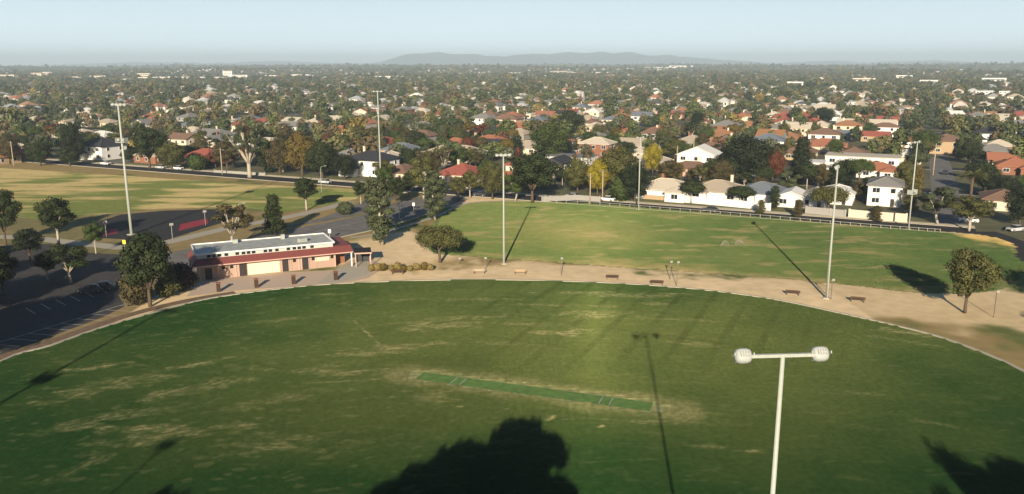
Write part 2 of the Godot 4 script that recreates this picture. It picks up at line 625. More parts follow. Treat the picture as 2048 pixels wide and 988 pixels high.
func main_oval():
	var from := Vector2(-72, 36)
	var step := 0.125
	var w := 1136
	var h := 872
	var big := grass_noise(31, 0.022, 4)
	var mid := grass_noise(32, 0.11, 4)
	var fine := grass_noise(33, 0.9, 3)
	var ragged_noise := grass_noise(34, 0.16, 4)
	var worn := PackedFloat32Array()
	worn.resize(w * h)
	# bare and dry places: x, f, half length, half width, turn in degrees, how dry
	for q in [[-10.6, 115.7, 7, 2.2, 8, 0.9], [8.0, 112.7, 5.5, 2.0, -6, 1.0], [12.1, 121.8, 9, 2.4, -6, 0.7], [-17.3, 105.9, 6, 2.4, 12, 0.9], [-20.4, 104.3, 3.5, 1.2, 8, 0.7], [-11.4, 107.9, 6, 1.3, 12, 0.6], [-20.4, 97.6, 6, 1.2, 10, 0.75], [-1.7, 107.9, 8, 1.1, -10, 0.4],
			[-53.5, 99.3, 5, 1.0, 22, 0.75], [-41.3, 100.2, 5, 1.0, 30, 0.8], [-42.3, 89.6, 4, 1.2, 40, 0.6], [-40.1, 80.9, 4, 1.6, 10, 0.85], [-47.0, 80.9, 3.5, 1.0, 20, 0.5], [-24.3, 76.8, 6, 1.1, -8, 0.5], [-27.6, 75.2, 4, 1.2, 5, 0.45], [-9.6, 89.6, 4, 2.6, -8, 0.45],
			[-6.1, 130.1, 9, 1.0, 0, 0.45], [7.7, 126.7, 12, 1.0, -4, 0.5], [23.1, 127.3, 6, 0.9, -5, 0.5], [25.0, 107.9, 7, 1.2, -12, 0.5], [19.2, 85.0, 5, 0.8, -8, 0.55], [56.7, 112.7, 6, 1.6, -26, 0.8], [56.5, 107.9, 12, 0.9, -30, 0.4], [14.4, 82.8, 7, 0.9, -5, 0.4], [19.1, 76.8, 6, 0.7, -10, 0.35],
			[-48.2, 93.4, 9, 2.6, 35, 0.55], [-36.6, 93.4, 8, 3.0, 45, 0.5], [-36.4, 79.7, 9, 2.4, 20, 0.6], [-45.1, 83.4, 8, 2.0, 30, 0.5], [-26.9, 88.9, 7, 1.8, 30, 0.4], [-25.7, 98.4, 6, 1.2, 30, 0.5], [-21.3, 113.4, 9, 0.35, -62, 0.8], [-22.2, 94.2, 5, 0.3, 8, 0.9], [-35.3, 119.3, 6, 1.0, 20, 0.4], [-9.4, 119.3, 10, 1.6, 14, 0.55], [1.2, 116.9, 9, 1.2, -8, 0.5], [17.4, 133.1, 14, 2.0, -4, 0.6], [23.3, 119.3, 8, 1.0, -8, 0.35], [-41.7, 72.6, 5, 1.0, 60, 0.35], [-23.0, 78.5, 7, 1.6, -6, 0.45], [-13.7, 116.9, 7, 0.4, 30, 0.7],
			[-6.0, 86.8, 0.8, 0.45, 0, 1.0], [-0.7, 86.1, 0.6, 0.35, 0, 0.9], [4.2, 83.7, 0.8, 0.4, 50, 1.0], [9.3, 81.4, 1.1, 0.6, 30, 1.0], [23.9, 75.7, 0.7, 0.3, 0, 0.8], [-32.4, 133.1, 6, 0.7, 5, 0.4], [-18.5, 130.1, 7, 0.7, 2, 0.4], [39.8, 90.3, 5, 1.0, 0, 0.3], [45.6, 82.1, 4, 1.0, -30, 0.3]]:
		ragged(worn, w, h, from, step, Vector2(q[0], q[1]), q[2], q[3], deg_to_rad(q[4]), q[5], ragged_noise)
	var a0 := Vector2(-11.6, 96.5)
	var a1 := Vector2(15.8, 86.8)
	var rows := Vector2(16.3, 35.4).normalized()   # the way the mower went
	var across := Vector2(rows.y, -rows.x)
	var data := PackedByteArray()
	data.resize(w * h * 3)
	for j in h:
		var f := from.y + j * step
		for i in w:
			var x := from.x + i * step
			var p := Vector2(x, f)
			var a := big.get_noise_2d(x, f)
			var b := mid.get_noise_2d(x, f)
			var c := fine.get_noise_2d(x, f)
			# edge darkening and the bright spot opposite the sun, painted into the turf colour
			var painted_hotspot := smoothstep(66.0, 10.0, Vector2((x - 12.0) * 0.75, (f - 112.0) * 1.25).length() + a * 26.0)
			var col := lerp3(Vector3(0.028, 0.080, 0.020), Vector3(0.150, 0.192, 0.056), painted_hotspot * 0.95 + b * 0.12)
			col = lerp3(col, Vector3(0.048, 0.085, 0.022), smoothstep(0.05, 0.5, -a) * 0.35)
			# thin pale streaks of dry grass
			var streak := mid.get_noise_2d(x * 1.25 + f * 0.5 + 400.0, f * 4.6 - x * 0.5)
			var dryness := smoothstep(0.20, 0.5, streak + a * 0.25 + painted_hotspot * 0.10 - 0.05) * 0.09 * smoothstep(-0.25, 0.25, fine.get_noise_2d(x * 0.22, f * 0.9))
			dryness = maxf(dryness, smoothstep(0.30, 0.5, mid.get_noise_2d(x * 2.0 + 120.0 + f, f * 4.2 - x * 1.6)) * 0.14 * smoothstep(30.0, -30.0, x))
			# along the synthetic pitch
			var t := clampf((p - a0).dot(a1 - a0) / (a1 - a0).length_squared(), -0.06, 1.1)
			var off := p.distance_to(a0.lerp(a1, t))
			dryness = maxf(dryness, smoothstep(4.6, 1.4, off + b * 1.8) * (0.42 + c * 0.2))
			dryness = maxf(dryness, worn[j * w + i] * clampf(0.9 + 0.6 * c, 0.3, 1.0))
			# mown grid
			var g := absf(fposmod(p.dot(across) + 0.6, 5.3) - 2.65)
			var k := absf(fposmod(p.dot(rows) + 1.0, 10.6) - 5.3)
			var mown := smoothstep(34.0, 14.0, absf(x - 18.0)) * smoothstep(88.0, 112.0, f)
			col = lerp3(col, Vector3(0.43, 0.39, 0.20), dryness)
			col *= 1.0 - 0.20 * mown * smoothstep(0.75, 0.35, g) * (0.75 + b) - 0.08 * mown * smoothstep(0.6, 0.2, k)
			put_colour(data, (j * w + i) * 3, col * (1.0 + c * 0.20))
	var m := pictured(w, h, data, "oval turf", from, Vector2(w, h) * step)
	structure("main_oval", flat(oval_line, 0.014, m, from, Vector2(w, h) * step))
	var ring := oval_line.duplicate()
	ring.append(oval_line[0])
	structure("oval_kerb", strip(ring, 0.45, 0.0, M["concrete"], 0.13))
	# the synthetic pitch with its creases
	var pm := mat("synthetic turf", Color(0.125, 0.225, 0.055), 1.0, "blotch", 9.0)
	var pitch := put("cricket_pitch", strip([a0, a1], 2.5, 0.020, pm), self)
	tag(pitch, "long green synthetic strip across the middle of the main oval", "cricket pitch")
	var d := (a1 - a0).normalized()
	for e in [[0.0, 1.0], [1.0, -1.0]]:
		for gap in [4.7, 5.9]:
			var q: Vector2 = a0.lerp(a1, e[0]) + d * gap * e[1]
			var n := Vector2(-d.y, d.x)
			put("crease", strip([q - n * 1.1, q + n * 1.1], 0.09, 0.025, M["painted line"]), pitch)

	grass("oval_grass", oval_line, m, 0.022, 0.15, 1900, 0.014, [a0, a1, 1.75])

func courts_and_car_park():
	structure("verge", strip(smooth_line([Vector2(-69.6, 93.7), Vector2(-67.9, 103.0), Vector2(-64.9, 109.6), Vector2(-61.8, 117.6), Vector2(-57.6, 125.3), Vector2(-52.6, 131.0), Vector2(-47.3, 135.0)], false, 4), 2.0, 0.008, M["verge"]))
	structure("car_park", flat([Vector2(-70.2, 97.4), Vector2(-68.7, 104.3), Vector2(-67.0, 108.3), Vector2(-65.3, 114.3), Vector2(-63.1, 121.1), Vector2(-62.4, 127.0), Vector2(-66.7, 133.7), Vector2(-66.8, 138.9), Vector2(-72.3, 146.6), Vector2(-71.9, 158.4), Vector2(-74.2, 171.3), Vector2(-79.3, 163.7), Vector2(-89.2, 166.0), Vector2(-100.5, 174.3), Vector2(-110.1, 172.2), Vector2(-160, 172), Vector2(-150, 95)], 0.012, M["old asphalt"]))
	structure("car_park", flat([Vector2(-63.3, 121.3), Vector2(-62.3, 126.7), Vector2(-60.5, 130.1), Vector2(-62.6, 128.4), Vector2(-61.8, 124.0)], 0.016, M["concrete"]))
	# parking bays beside the oval
	var a := Vector2(-71.3, 110.9)
	var b := Vector2(-63.7, 126.7)
	var along := (b - a).normalized()
	var n := Vector2(along.y, -along.x)
	var lines := []
	for k in range(-3, 12):
		var q := a + along * (k * 2.6)
		if q.x > -61.0 + 0.0 and k > 9:
			continue
		lines.append([q, q + n * 4.3 + along * 1.1])
	lines.append([a - along * 10.0, a + along * 24.5])
	for k in 6:
		var q := Vector2(-76.3, 119.3) + along * (k * 2.6 + 4.0)
		lines.append([q, q - n * 4.4 + along * 1.4])
	for l in lines:
		structure("parking_line", strip(l, 0.17, 0.018, M["painted line"]))
	# paths
	structure("path", strip(smooth_line([Vector2(-150, 186), Vector2(-115.9, 181.7), Vector2(-108.5, 180.6), Vector2(-98.3, 176.3), Vector2(-88.9, 172.7), Vector2(-81.8, 170.3), Vector2(-75.9, 175.3), Vector2(-71.5, 183.9), Vector2(-66.6, 193.4), Vector2(-60.4, 201.2), Vector2(-55.0, 209.6), Vector2(-49.6, 220.3), Vector2(-46.0, 230.3)], false, 5), 3.8, 0.012, M["footpath"]))
	# dark courts with red keys
	structure("court", flat([Vector2(-103.2, 193.4), Vector2(-101.7, 209.6), Vector2(-92.5, 215.6), Vector2(-73.5, 218.7), Vector2(-70.1, 209.6), Vector2(-71.5, 197.3), Vector2(-74.6, 186.2), Vector2(-76.8, 177.4), Vector2(-84.8, 178.4), Vector2(-93.8, 180.6)], 0.016, M["dark asphalt"]))
	for q in [[Vector2(-78.0, 188.0), Vector2(-80.9, 196.6), Vector2(-77.1, 203.9), Vector2(-74.4, 197.3)], [Vector2(-93.4, 182.8), Vector2(-96.2, 189.2), Vector2(-93.8, 191.6), Vector2(-91.0, 185.1)]]:
		structure("court_key", flat(q, 0.022, M["court red"]))
	for q in [[-75.5, 178.4, "beside the left end of the red key"], [-74.1, 194.7, "at the right end of the red key"], [-91.8, 181.7, "beside the small red key on the left"]]:
		var t := thing("netball_post", "pale hoop post with white board " + q[2], "hoop post", P(q[0], q[1], 0.02), -60.0, "hoop posts on the dark courts")
		var st := begin(true)
		tube(st, [Vector3.ZERO, Vector3(0, 3.1, 0), Vector3(0.15, 3.4, 0)], [0.07, 0.06, 0.05])
		put("pole", done(st, M["galvanised steel"]), t)
		st = begin()
		box(st, Vector3(0.2, 3.45, 0), Vector3(0.05, 0.55, 0.8))
		put("board", done(st, M["grey wall"]), t)
		st = begin()
		var hoop := []
		var hr := []
		for k in 13:
			hoop.append(Vector3(0.5 + 0.23 * cos(TAU * k / 12), 3.3, 0.23 * sin(TAU * k / 12)))
			hr.append(0.02)
		tube(st, hoop, hr, 4, false)
		put("hoop", done(st, M["court red"]), t)

func roads():
	var road_line := []
	for k in 40:
		road_line.append(ORIGIN + U * lerpf(-420.0, 92.0, k / 39.0))
	structure("road", strip(road_line, 8.4, 0.020, M["dark asphalt"]))
	structure("footpath", strip(road_line, 1.6, 0.0, M["footpath"], 0.12, 6.6))
	structure("kerb", strip(road_line, 0.35, 0.0, M["concrete"], 0.13, 4.4))
	structure("kerb", strip(road_line, 0.35, 0.0, M["concrete"], 0.13, -4.4))
	structure("grass_verge", strip(road_line, 5.0, 0.008, M["grass verge"], 0.0, 10.2))
	var bend := smooth_line([ORIGIN + U * 92.0, Vector2(107.2, 173.3), Vector2(104.4, 158.4), Vector2(116, 130), Vector2(120, 60)], false, 6)
	structure("road", strip(bend, 9.0, 0.016, M["dark asphalt"]))
	# the park road from behind the clubhouse to the junction
	structure("park_road", flat([Vector2(-73.4, 161.9), Vector2(-66.7, 171.3), Vector2(-60.5, 178.4), Vector2(-54.1, 187.4), Vector2(-46.9, 196.6), Vector2(-41.0, 203.9), Vector2(-37.4, 212.5), Vector2(-32.9, 227.7), Vector2(-25.7, 239.3), Vector2(-17.6, 240.3), Vector2(-12.4, 233.8), Vector2(-17.1, 223.5), Vector2(-21.2, 211.8), Vector2(-27.6, 198.6), Vector2(-32.3, 189.8), Vector2(-37.9, 182.3), Vector2(-42.1, 175.8), Vector2(-47.9, 165.1), Vector2(-57.1, 150.3), Vector2(-61.8, 144.4)], 0.024, M["asphalt"]))
	structure("kerb", strip(smooth_line([Vector2(-42.0, 175.3), Vector2(-37.8, 181.7), Vector2(-32.2, 189.2), Vector2(-27.5, 197.9), Vector2(-21.2, 211.1), Vector2(-17.1, 222.7), Vector2(-12.1, 233.8)], false, 4), 0.4, 0.0, M["concrete"], 0.13))
	structure("road_line", strip(smooth_line([Vector2(-48.3, 182.8), Vector2(-40.4, 194.7), Vector2(-34.5, 203.2), Vector2(-29.7, 214.0), Vector2(-24.5, 227.7)], false, 4), 0.14, 0.029, M["painted line"]))
	structure("side_road", flat([Vector2(-55.1, 191.0), Vector2(-48.5, 203.9), Vector2(-44.8, 217.1), Vector2(-41.7, 233.8), Vector2(-37.5, 239.3), Vector2(-33.8, 245.1), Vector2(-34.4, 228.6), Vector2(-38.0, 214.8), Vector2(-41.4, 206.0), Vector2(-47.3, 198.6)], 0.028, M["asphalt"]))
	structure("footpath", strip(smooth_line([Vector2(-36.4, 180.1), Vector2(-30.4, 185.1), Vector2(-23.8, 197.3), Vector2(-18.6, 208.2), Vector2(-13.1, 225.2), Vector2(-3.4, 230.3), Vector2(10.8, 230.3), Vector2(31.4, 225.2), Vector2(49.8, 214.0), Vector2(71.9, 201.2), Vector2(91.8, 190.4), Vector2(104.8, 181.7)], false, 5), 1.5, 0.016, M["footpath"]))
	# streets of the suburb
	for k in range(0, 14):
		var v := 66.0 + 62.0 * k
		structure("street", strip([ORIGIN + N * v - U * (430.0 + v), ORIGIN + N * v + U * (330.0 + v)], 7.0, 0.012, M["dark asphalt"]))
		structure("footpath", strip([ORIGIN + N * (v - 5.5) - U * (430.0 + v), ORIGIN + N * (v - 5.5) + U * (330.0 + v)], 1.5, 0.012, M["footpath"]))
	for k in range(-4, 6):
		var u := 87.0 + 148.0 * k
		structure("cross_street", strip([ORIGIN + U * u + N * 4.0, ORIGIN + U * u + N * 300.0], 7.4, 0.016, M["asphalt"]))
	occupied.append(Vector3(-1000, 0, 0))

# ---------------------------------------------------------------- the clubhouse
func clubhouse():
	structure("plaza", flat([Vector2(-54.7, 132.5), Vector2(-47.7, 136.3), Vector2(-40.5, 138.2), Vector2(-34.0, 140.2), Vector2(-29.0, 141.9), Vector2(-26.3, 144.4), Vector2(-24.3, 152.3), Vector2(-29.0, 161.9), Vector2(-32.2, 158.4), Vector2(-33.5, 150.3), Vector2(-47.1, 148.4), Vector2(-56.2, 143.0)], 0.014, M["paving"]))
	structure("paving", flat([Vector2(-34.6, 140.9), Vector2(-30.0, 142.6), Vector2(-26.8, 147.3), Vector2(-28.4, 158.4), Vector2(-31.0, 160.1), Vector2(-33.6, 150.3)], 0.019, M["concrete"]))
	var t := thing("clubhouse", "long pink brick clubhouse with maroon skirt roof and flat pale upper roof", "clubhouse", P(-56.3, 143.0), 25.0)
	var L := 24.7
	var D := 9.4
	var st := begin()
	box(st, Vector3(L / 2, 1.55, -D / 2), Vector3(L, 3.1, D))
	put("wall", done(st, M["clubhouse brick"]), t)
	# upper storey: a low white band of small windows under a flat roof with a parapet
	st = begin()
	box(st, Vector3(L / 2 - 0.2, 3.9, -D / 2 - 0.2), Vector3(L - 0.2, 1.4, D - 0.6))
	put("upper_wall", done(st, mat("upper wall paint", Color(0.50, 0.49, 0.45), 0.8, "stain", 3.0)), t)
	st = begin()
	box(st, Vector3(L / 2 - 0.2, 4.63, -D / 2 - 0.2), Vector3(L + 0.1, 0.08, D - 0.3))
	var rf := put("flat_roof", done(st, M["roof sheet"]), t)
	for e in [[Vector3(L / 2 - 0.2, 4.72, -0.22), Vector3(L + 0.3, 0.28, 0.22)], [Vector3(L / 2 - 0.2, 4.72, -D - 0.18), Vector3(L + 0.3, 0.28, 0.22)], [Vector3(-0.36, 4.72, -D / 2 - 0.2), Vector3(0.22, 0.28, D - 0.26)], [Vector3(L - 0.04, 4.72, -D / 2 - 0.2), Vector3(0.22, 0.28, D - 0.26)]]:
		st = begin()
		box(st, e[0], e[1])
		put("parapet", done(st, M["white paint"]), rf)
	for e in [[Vector3(L * 0.78, 5.0, -3.6), Vector3(1.6, 0.7, 0.9), 20.0], [Vector3(L * 0.30, 5.0, -D + 1.2), Vector3(0.9, 0.7, 0.9), 0.0], [Vector3(L * 0.66, 5.1, -D + 1.4), Vector3(0.7, 0.9, 0.7), 0.0]]:
		st = begin()
		box(st, e[0], e[1], e[2])
		put("vent_box", done(st, M["galvanised steel"]), rf)
	for x in [1.3, 2.2, 3.1, 4.3, 6.2, 7.3, 8.2, 9.1, 11.2, 12.1, 13.3, 15.4, 16.5, 17.4, 18.3, 19.8]:
		st = begin()
		box(st, Vector3(x + 0.6, 4.2, -0.47), Vector3(0.62, 0.46, 0.1))
		put("upper_window", done(st, M["glass"]), t)
	# maroon skirt roof, along the front and out over the right end
	st = begin()
	var o := 1.35
	var R := L + 3.1
	quad(st, Vector3(-0.4, 3.85, -0.42), Vector3(R, 3.85, -0.42), Vector3(R, 3.02, o), Vector3(-o, 3.02, o))
	quad(st, Vector3(-o, 2.80, o), Vector3(-o, 3.02, o), Vector3(R, 3.02, o), Vector3(R, 2.80, o))
	quad(st, Vector3(-o, 2.80, o), Vector3(R, 2.80, o), Vector3(R, 2.9, -0.3), Vector3(-0.4, 2.9, -0.3))
	quad(st, Vector3(-0.4, 3.85, -0.42), Vector3(-o, 3.02, o), Vector3(-o, 3.02, -D), Vector3(-0.4, 3.85, -D))
	quad(st, Vector3(-o, 3.02, o), Vector3(-o, 2.8, o), Vector3(-o, 2.8, -D), Vector3(-o, 3.02, -D))
	quad(st, Vector3(L - 0.1, 3.85, -D), Vector3(R, 3.85, -D), Vector3(R, 3.85, -0.42), Vector3(L - 0.1, 3.85, -0.42))
	quad(st, Vector3(R, 3.85, -D), Vector3(R, 2.8, -D), Vector3(R, 2.8, o), Vector3(R, 3.85, -0.42))
	quad(st, Vector3(R, 3.85, -D), Vector3(L, 3.85, -D), Vector3(L, 2.8, -D), Vector3(R, 2.8, -D))
	quad(st, Vector3(L, 2.9, -0.3), Vector3(R, 2.9, -0.3), Vector3(R, 2.8, -D), Vector3(L, 2.8, -D))
	put("skirt_roof", done(st, M["maroon roof"]), t)
	st = begin()
	box(st, Vector3((R - o) / 2, 2.84, o + 0.06), Vector3(R + o, 0.16, 0.12))
	put("gutter", done(st, mat("gutter pink", Color(0.52, 0.34, 0.28), 0.6)), t)
	# openings of the front wall
	for e in [[1.6, 1.25, 2.1, "dark door"], [7.6, 1.35, 2.5, "dark door"], [15.2, 1.15, 2.3, "dark door"], [18.9, 1.2, 2.2, "dark door"]]:
		st = begin()
		box(st, Vector3(e[0], e[2] / 2 + 0.05, 0.03), Vector3(e[1], e[2], 0.1))
		var dr := put("door", done(st, M[e[3]]), t)
		st = begin()
		for s in [-1.0, 1.0]:
			box(st, Vector3(e[0] + s * (e[1] / 2 + 0.07), e[2] / 2 + 0.08, 0.04), Vector3(0.13, e[2] + 0.12, 0.14))
		box(st, Vector3(e[0], e[2] + 0.14, 0.042), Vector3(e[1] + 0.26, 0.12, 0.14))
		put("frame", done(st, M["pink wall"]), dr)
	st = begin()
	for k in 9:
		box(st, Vector3(11.35, 0.25 + k * 0.26, 0.05), Vector3(6.0, 0.23, 0.08))
	put("roller_shutter", done(st, mat("shutter cream", Color(0.70, 0.60, 0.44), 0.6)), t)
	st = begin()
	box(st, Vector3(22.1, 1.75, 0.05), Vector3(2.7, 0.75, 0.09))
	put("notice_board", done(st, M["cream wall"]), t)
	for x in [0.12, 3.2, 6.3, 14.2, 17.7, 24.55]:
		st = begin()
		box(st, Vector3(x, 1.4, 0.06), Vector3(0.24, 2.78, 0.14))
		put("pilaster", done(st, M["pink wall"]), t)
	for x in [5.0, 16.3, 21.0]:
		st = begin(true)
		tube(st, [Vector3(x, 0.05, 0.08), Vector3(x, 2.75, 0.08), Vector3(x, 2.84, 1.3)], [0.05, 0.05, 0.05], 6)
		put("downpipe", done(st, M["cream wall"]), t)
	for x in [4.2, 5.6, 16.9, 20.4, 24.0]:
		st = begin()
		box(st, Vector3(x, 1.95, 0.03), Vector3(0.55, 0.55, 0.08))
		put("window", done(st, M["glass"]), t)
	for x in [L + 2.8]:
		for z in [1.1, -D + 0.4]:
			st = begin()
			box(st, Vector3(x, 1.41, z), Vector3(0.22, 2.82, 0.22))
			put("post", done(st, M["white paint"]), t)
	st = begin()
	box(st, Vector3(L + 1.2, 1.3, -D * 0.6), Vector3(2.2, 2.6, D * 0.7))
	put("store_room", done(st, M["brick wall"]), t)
	# dark open shelter at the right end
	var s := thing("shelter", "small open shelter with dark flat roof at right end of the clubhouse", "shelter", P(-29.9, 152.7), 12.0)
	st = begin()
	box(st, Vector3(1.4, 2.75, -2.2), Vector3(3.2, 0.14, 4.6))
	put("roof", done(st, M["black frame"]), s)
	st = begin()
	box(st, Vector3(1.4, 2.72, 0.16), Vector3(3.3, 0.24, 0.1))
	put("fascia", done(st, M["pink wall"]), s)
	for x in [0.0, 2.8]:
		for z in [0.0, -4.3]:
			st = begin()
			box(st, Vector3(x, 1.34, z), Vector3(0.14, 2.68, 0.14))
			put("post", done(st, M["pink wall"]), s)
	st = begin()
	box(st, Vector3(1.4, 1.2, -4.42), Vector3(2.9, 2.4, 0.12))
	put("back_wall", done(st, M["dark wall"]), s)
	var k := 0
	for q in [Vector2(-50.3, 135.6), Vector2(-44.6, 138.2), Vector2(-38.7, 140.5), Vector2(-31.8, 143.3)]:
		var pl := thing("brick_pillar", "short brown brick pillar on the paved apron, %s from left" % ordinal(k + 1), "pillar", P(q.x, q.y), 25.0, "brown pillars before the clubhouse")
		st = begin()
		box(st, Vector3(0, 0.75, 0), Vector3(0.62, 1.5, 0.62))
		put("shaft", done(st, M["timber"]), pl)
		st = begin()
		box(st, Vector3(0, 1.55, 0), Vector3(0.76, 0.1, 0.76))
		put("cap", done(st, M["brick wall"]), pl)
		k += 1

# ---------------------------------------------------------------- houses
func hip(st: SurfaceTool, c: Vector3, w: float, d: float, pitch: float, over := 0.55):
	# a hipped roof with its fascia and soffit; c is the middle of the eaves
	var W := w / 2 + over
	var D := d / 2 + over
	var r := minf(W, D)
	var rx := W - r
	var rz := D - r
	var A := [Vector3(-W, 0, -D), Vector3(W, 0, -D), Vector3(W, 0, D), Vector3(-W, 0, D)]
	var e1 := c + Vector3(-rx, r * pitch, -rz)
	var e2 := c + Vector3(rx, r * pitch, rz)
	var dn := Vector3(0, -0.2, 0)
	if rx >= rz:
		quad(st, e1, e2, c + A[2], c + A[3])
		quad(st, e2, e1, c + A[0], c + A[1])
		tri(st, e2, c + A[1], c + A[2])
		tri(st, e1, c + A[3], c + A[0])
	else:
		tri(st, e2, c + A[2], c + A[3])
		tri(st, e1, c + A[0], c + A[1])
		quad(st, e1, c + A[1], c + A[2], e2)
		quad(st, e2, c + A[3], c + A[0], e1)
	for i in 4:
		var a: Vector3 = c + A[i]
		var b: Vector3 = c + A[(i + 1) % 4]
		quad(st, b, a, a + dn, b + dn)
	quad(st, c + A[3] + dn, c + A[2] + dn, c + A[1] + dn, c + A[0] + dn)

func gable(st: SurfaceTool, ends: Array, c: Vector3, w: float, d: float, pitch: float, along_x: bool, over := 0.45):
	var W := (w if along_x else d) / 2 + over
	var D := (d if along_x else w) / 2 + over
	var b := Basis() if along_x else Basis(Vector3.UP, PI / 2)
	var top := D * pitch
	var v := func(x, y, z): return c + b * Vector3(x, y, z)
	for s in [-1.0, 1.0]:
		var p: Array = [v.call(-W * s, top, 0), v.call(W * s, top, 0), v.call(W * s, 0, D * s), v.call(-W * s, 0, D * s)]
		quad(st, p[0], p[1], p[2], p[3])
		var dn := Vector3(0, -0.18, 0)
		quad(st, p[3] + dn, p[2] + dn, p[1] + dn, p[0] + dn)
		quad(st, p[3], p[2], p[2] + dn, p[3] + dn)
		quad(st, p[2], p[1], p[1] + dn, p[2] + dn)
		quad(st, p[0], p[3], p[3] + dn, p[0] + dn)
		var i := W - over
		var j := D - over
		var e := begin()
		ends.append(e)
		tri(e, v.call(i * s, -0.02, -j * s), v.call(i * s, j * pitch + (top - j * pitch) - 0.22, 0), v.call(i * s, -0.02, j * s))

func window_mesh(w: float, h: float) -> Array:
	var key := "window %.1f %.1f" % [w, h]
	if not shared.has(key):
		var st := begin()
		for s in [-1.0, 1.0]:
			box(st, Vector3(s * (w / 2 + 0.05), 0, 0.03), Vector3(0.1, h + 0.2, 0.14))
			box(st, Vector3(0, s * (h / 2 + 0.05), 0.03), Vector3(w, 0.1, 0.14))
		if w > 1.3:
			box(st, Vector3(0, 0, 0.03), Vector3(0.07, h, 0.1))
		var pn := begin()
		box(pn, Vector3(0, 0, 0.02), Vector3(w, h, 0.06))
		shared[key] = [done(st, M["white paint"]), done(pn, M["glass"])]
	return shared[key]

func add_window(t: Node3D, at: Vector3, turn: float, w: float, h: float, full: bool):
	var ms := window_mesh(w, h)
	var b := Basis(Vector3.UP, deg_to_rad(turn))
	if full:
		var o := put("window", ms[0], t, at, null, b)
		put("pane", ms[1], o)
	else:
		put("window", ms[1], t, at + b * Vector3(0, 0, 0.02), null, b)

func house(t: Node3D, w: float, d: float, storeys: int, form: String, roof: Material, wall: Material, full: bool, r: RandomNumberGenerator):
	var top := 2.75 * storeys + 0.15
	var st := begin()
	if form == "flat":
		box(st, Vector3(0, (top + 0.25) / 2, 0), Vector3(w, top + 0.25, d))
	else:
		box(st, Vector3(0, (top + 0.05) / 2, 0), Vector3(w, top + 0.05, d))
	put("wall", done(st, wall), t)
	var pitch := r.randf_range(0.38, 0.46)
	var rs := begin()
	var ends := []
	match form:
		"hip":
			hip(rs, Vector3(0, top, 0), w, d, pitch)
		"gable":
			gable(rs, ends, Vector3(0, top, 0), w, d, pitch, w >= d)
		"crossgable":
			gable(rs, ends, Vector3(0, top, 0), w, d, pitch, false)
		_:
			box(rs, Vector3(0, top + 0.31, 0), Vector3(w + 0.5, 0.2, d + 0.5))
	var rf := put("roof", done(rs, roof), t)
	for e in ends:
		put("gable_end", done(e, wall), t)
	if form == "hip" and full:
		var W := w / 2 + 0.55
		var D := d / 2 + 0.55
		var q := minf(W, D)
		var rc := begin()
		var e1 := Vector3(-(W - q), top + q * pitch + 0.03, -(D - q))
		var e2 := Vector3(W - q, top + q * pitch + 0.03, D - q)
		tube(rc, [e1 - (e2 - e1).normalized() * 0.05 if e1 != e2 else e1, e2 + Vector3(0.02, 0, 0.02)], [0.13, 0.13], 5)
		for s in [[-1, -1, e1], [1, 1, e2], [1, -1, e2 if W >= D else e1], [-1, 1, e1 if W >= D else e2]]:
			tube(rc, [s[2], Vector3(s[0] * W, top + 0.04, s[1] * D)], [0.13, 0.13], 5)
		put("ridge_cap", done(rc, roof), rf)
	# a wing towards the viewer on some houses
	var wing := 0.0
	if form == "hip" and w > 11.0 and r.randf() < 0.65:
		wing = r.randf_range(2.2, 3.6)
		var ww := w * r.randf_range(0.34, 0.45)
		var wx := (w / 2 - ww / 2) * (1.0 if r.randf() < 0.5 else -1.0)
		st = begin()
		box(st, Vector3(wx, (2.8) / 2, d / 2 + wing / 2 - 0.01), Vector3(ww, 2.8, wing))
		put("wing_wall", done(st, wall), t)
		rs = begin()
		hip(rs, Vector3(wx, 2.87, d / 2 + wing / 2 - ww * 0.25), ww, wing + ww * 0.5, pitch * 0.97, 0.45)
		put("wing_roof", done(rs, roof), t)
		add_window(t, Vector3(wx, 1.6, d / 2 + wing), 0, 1.8, 1.3, full)
		wing = wx
	var n := maxi(2, int(w / 4.2))
	for s in storeys:
		for k in n:
			var x := -w / 2 + w * (k + 0.5) / n
			if s == 0 and k == n / 2:
				st = begin()
				box(st, Vector3(x, 1.1, d / 2 + 0.03), Vector3(0.95, 2.1, 0.1))
				if wing == 0.0:
					put("door", done(st, M["dark door"]), t)
				continue
			if s == 0 and wing != 0.0 and absf(x - wing) < w * 0.26:
				continue
			add_window(t, Vector3(x, 1.6 + 2.75 * s, d / 2), 0, 1.8 if k % 2 == 0 else 1.2, 1.25, full)
		for k in (2 if full else 1):
			add_window(t, Vector3(w / 2, 1.6 + 2.75 * s, -d / 2 + d * (k + 0.5) / 2), 90, 1.2, 1.25, full)
			add_window(t, Vector3(-w / 2, 1.6 + 2.75 * s, -d / 2 + d * (k + 0.5) / 2), -90, 1.2, 1.25, full)
	if form != "flat" and r.randf() < 0.4:
		st = begin()
		var at := Vector3(w * r.randf_range(-0.3, 0.3), top + minf(w, d) * 0.2 + 0.5, -d * 0.12)
		box(st, at, Vector3(0.75, 2.0, 0.6))
		box(st, at + Vector3(0, 1.03, 0), Vector3(0.9, 0.14, 0.75))
		put("chimney", done(st, M["brick wall"] if r.randf() < 0.5 else M["cream wall"]), rf)

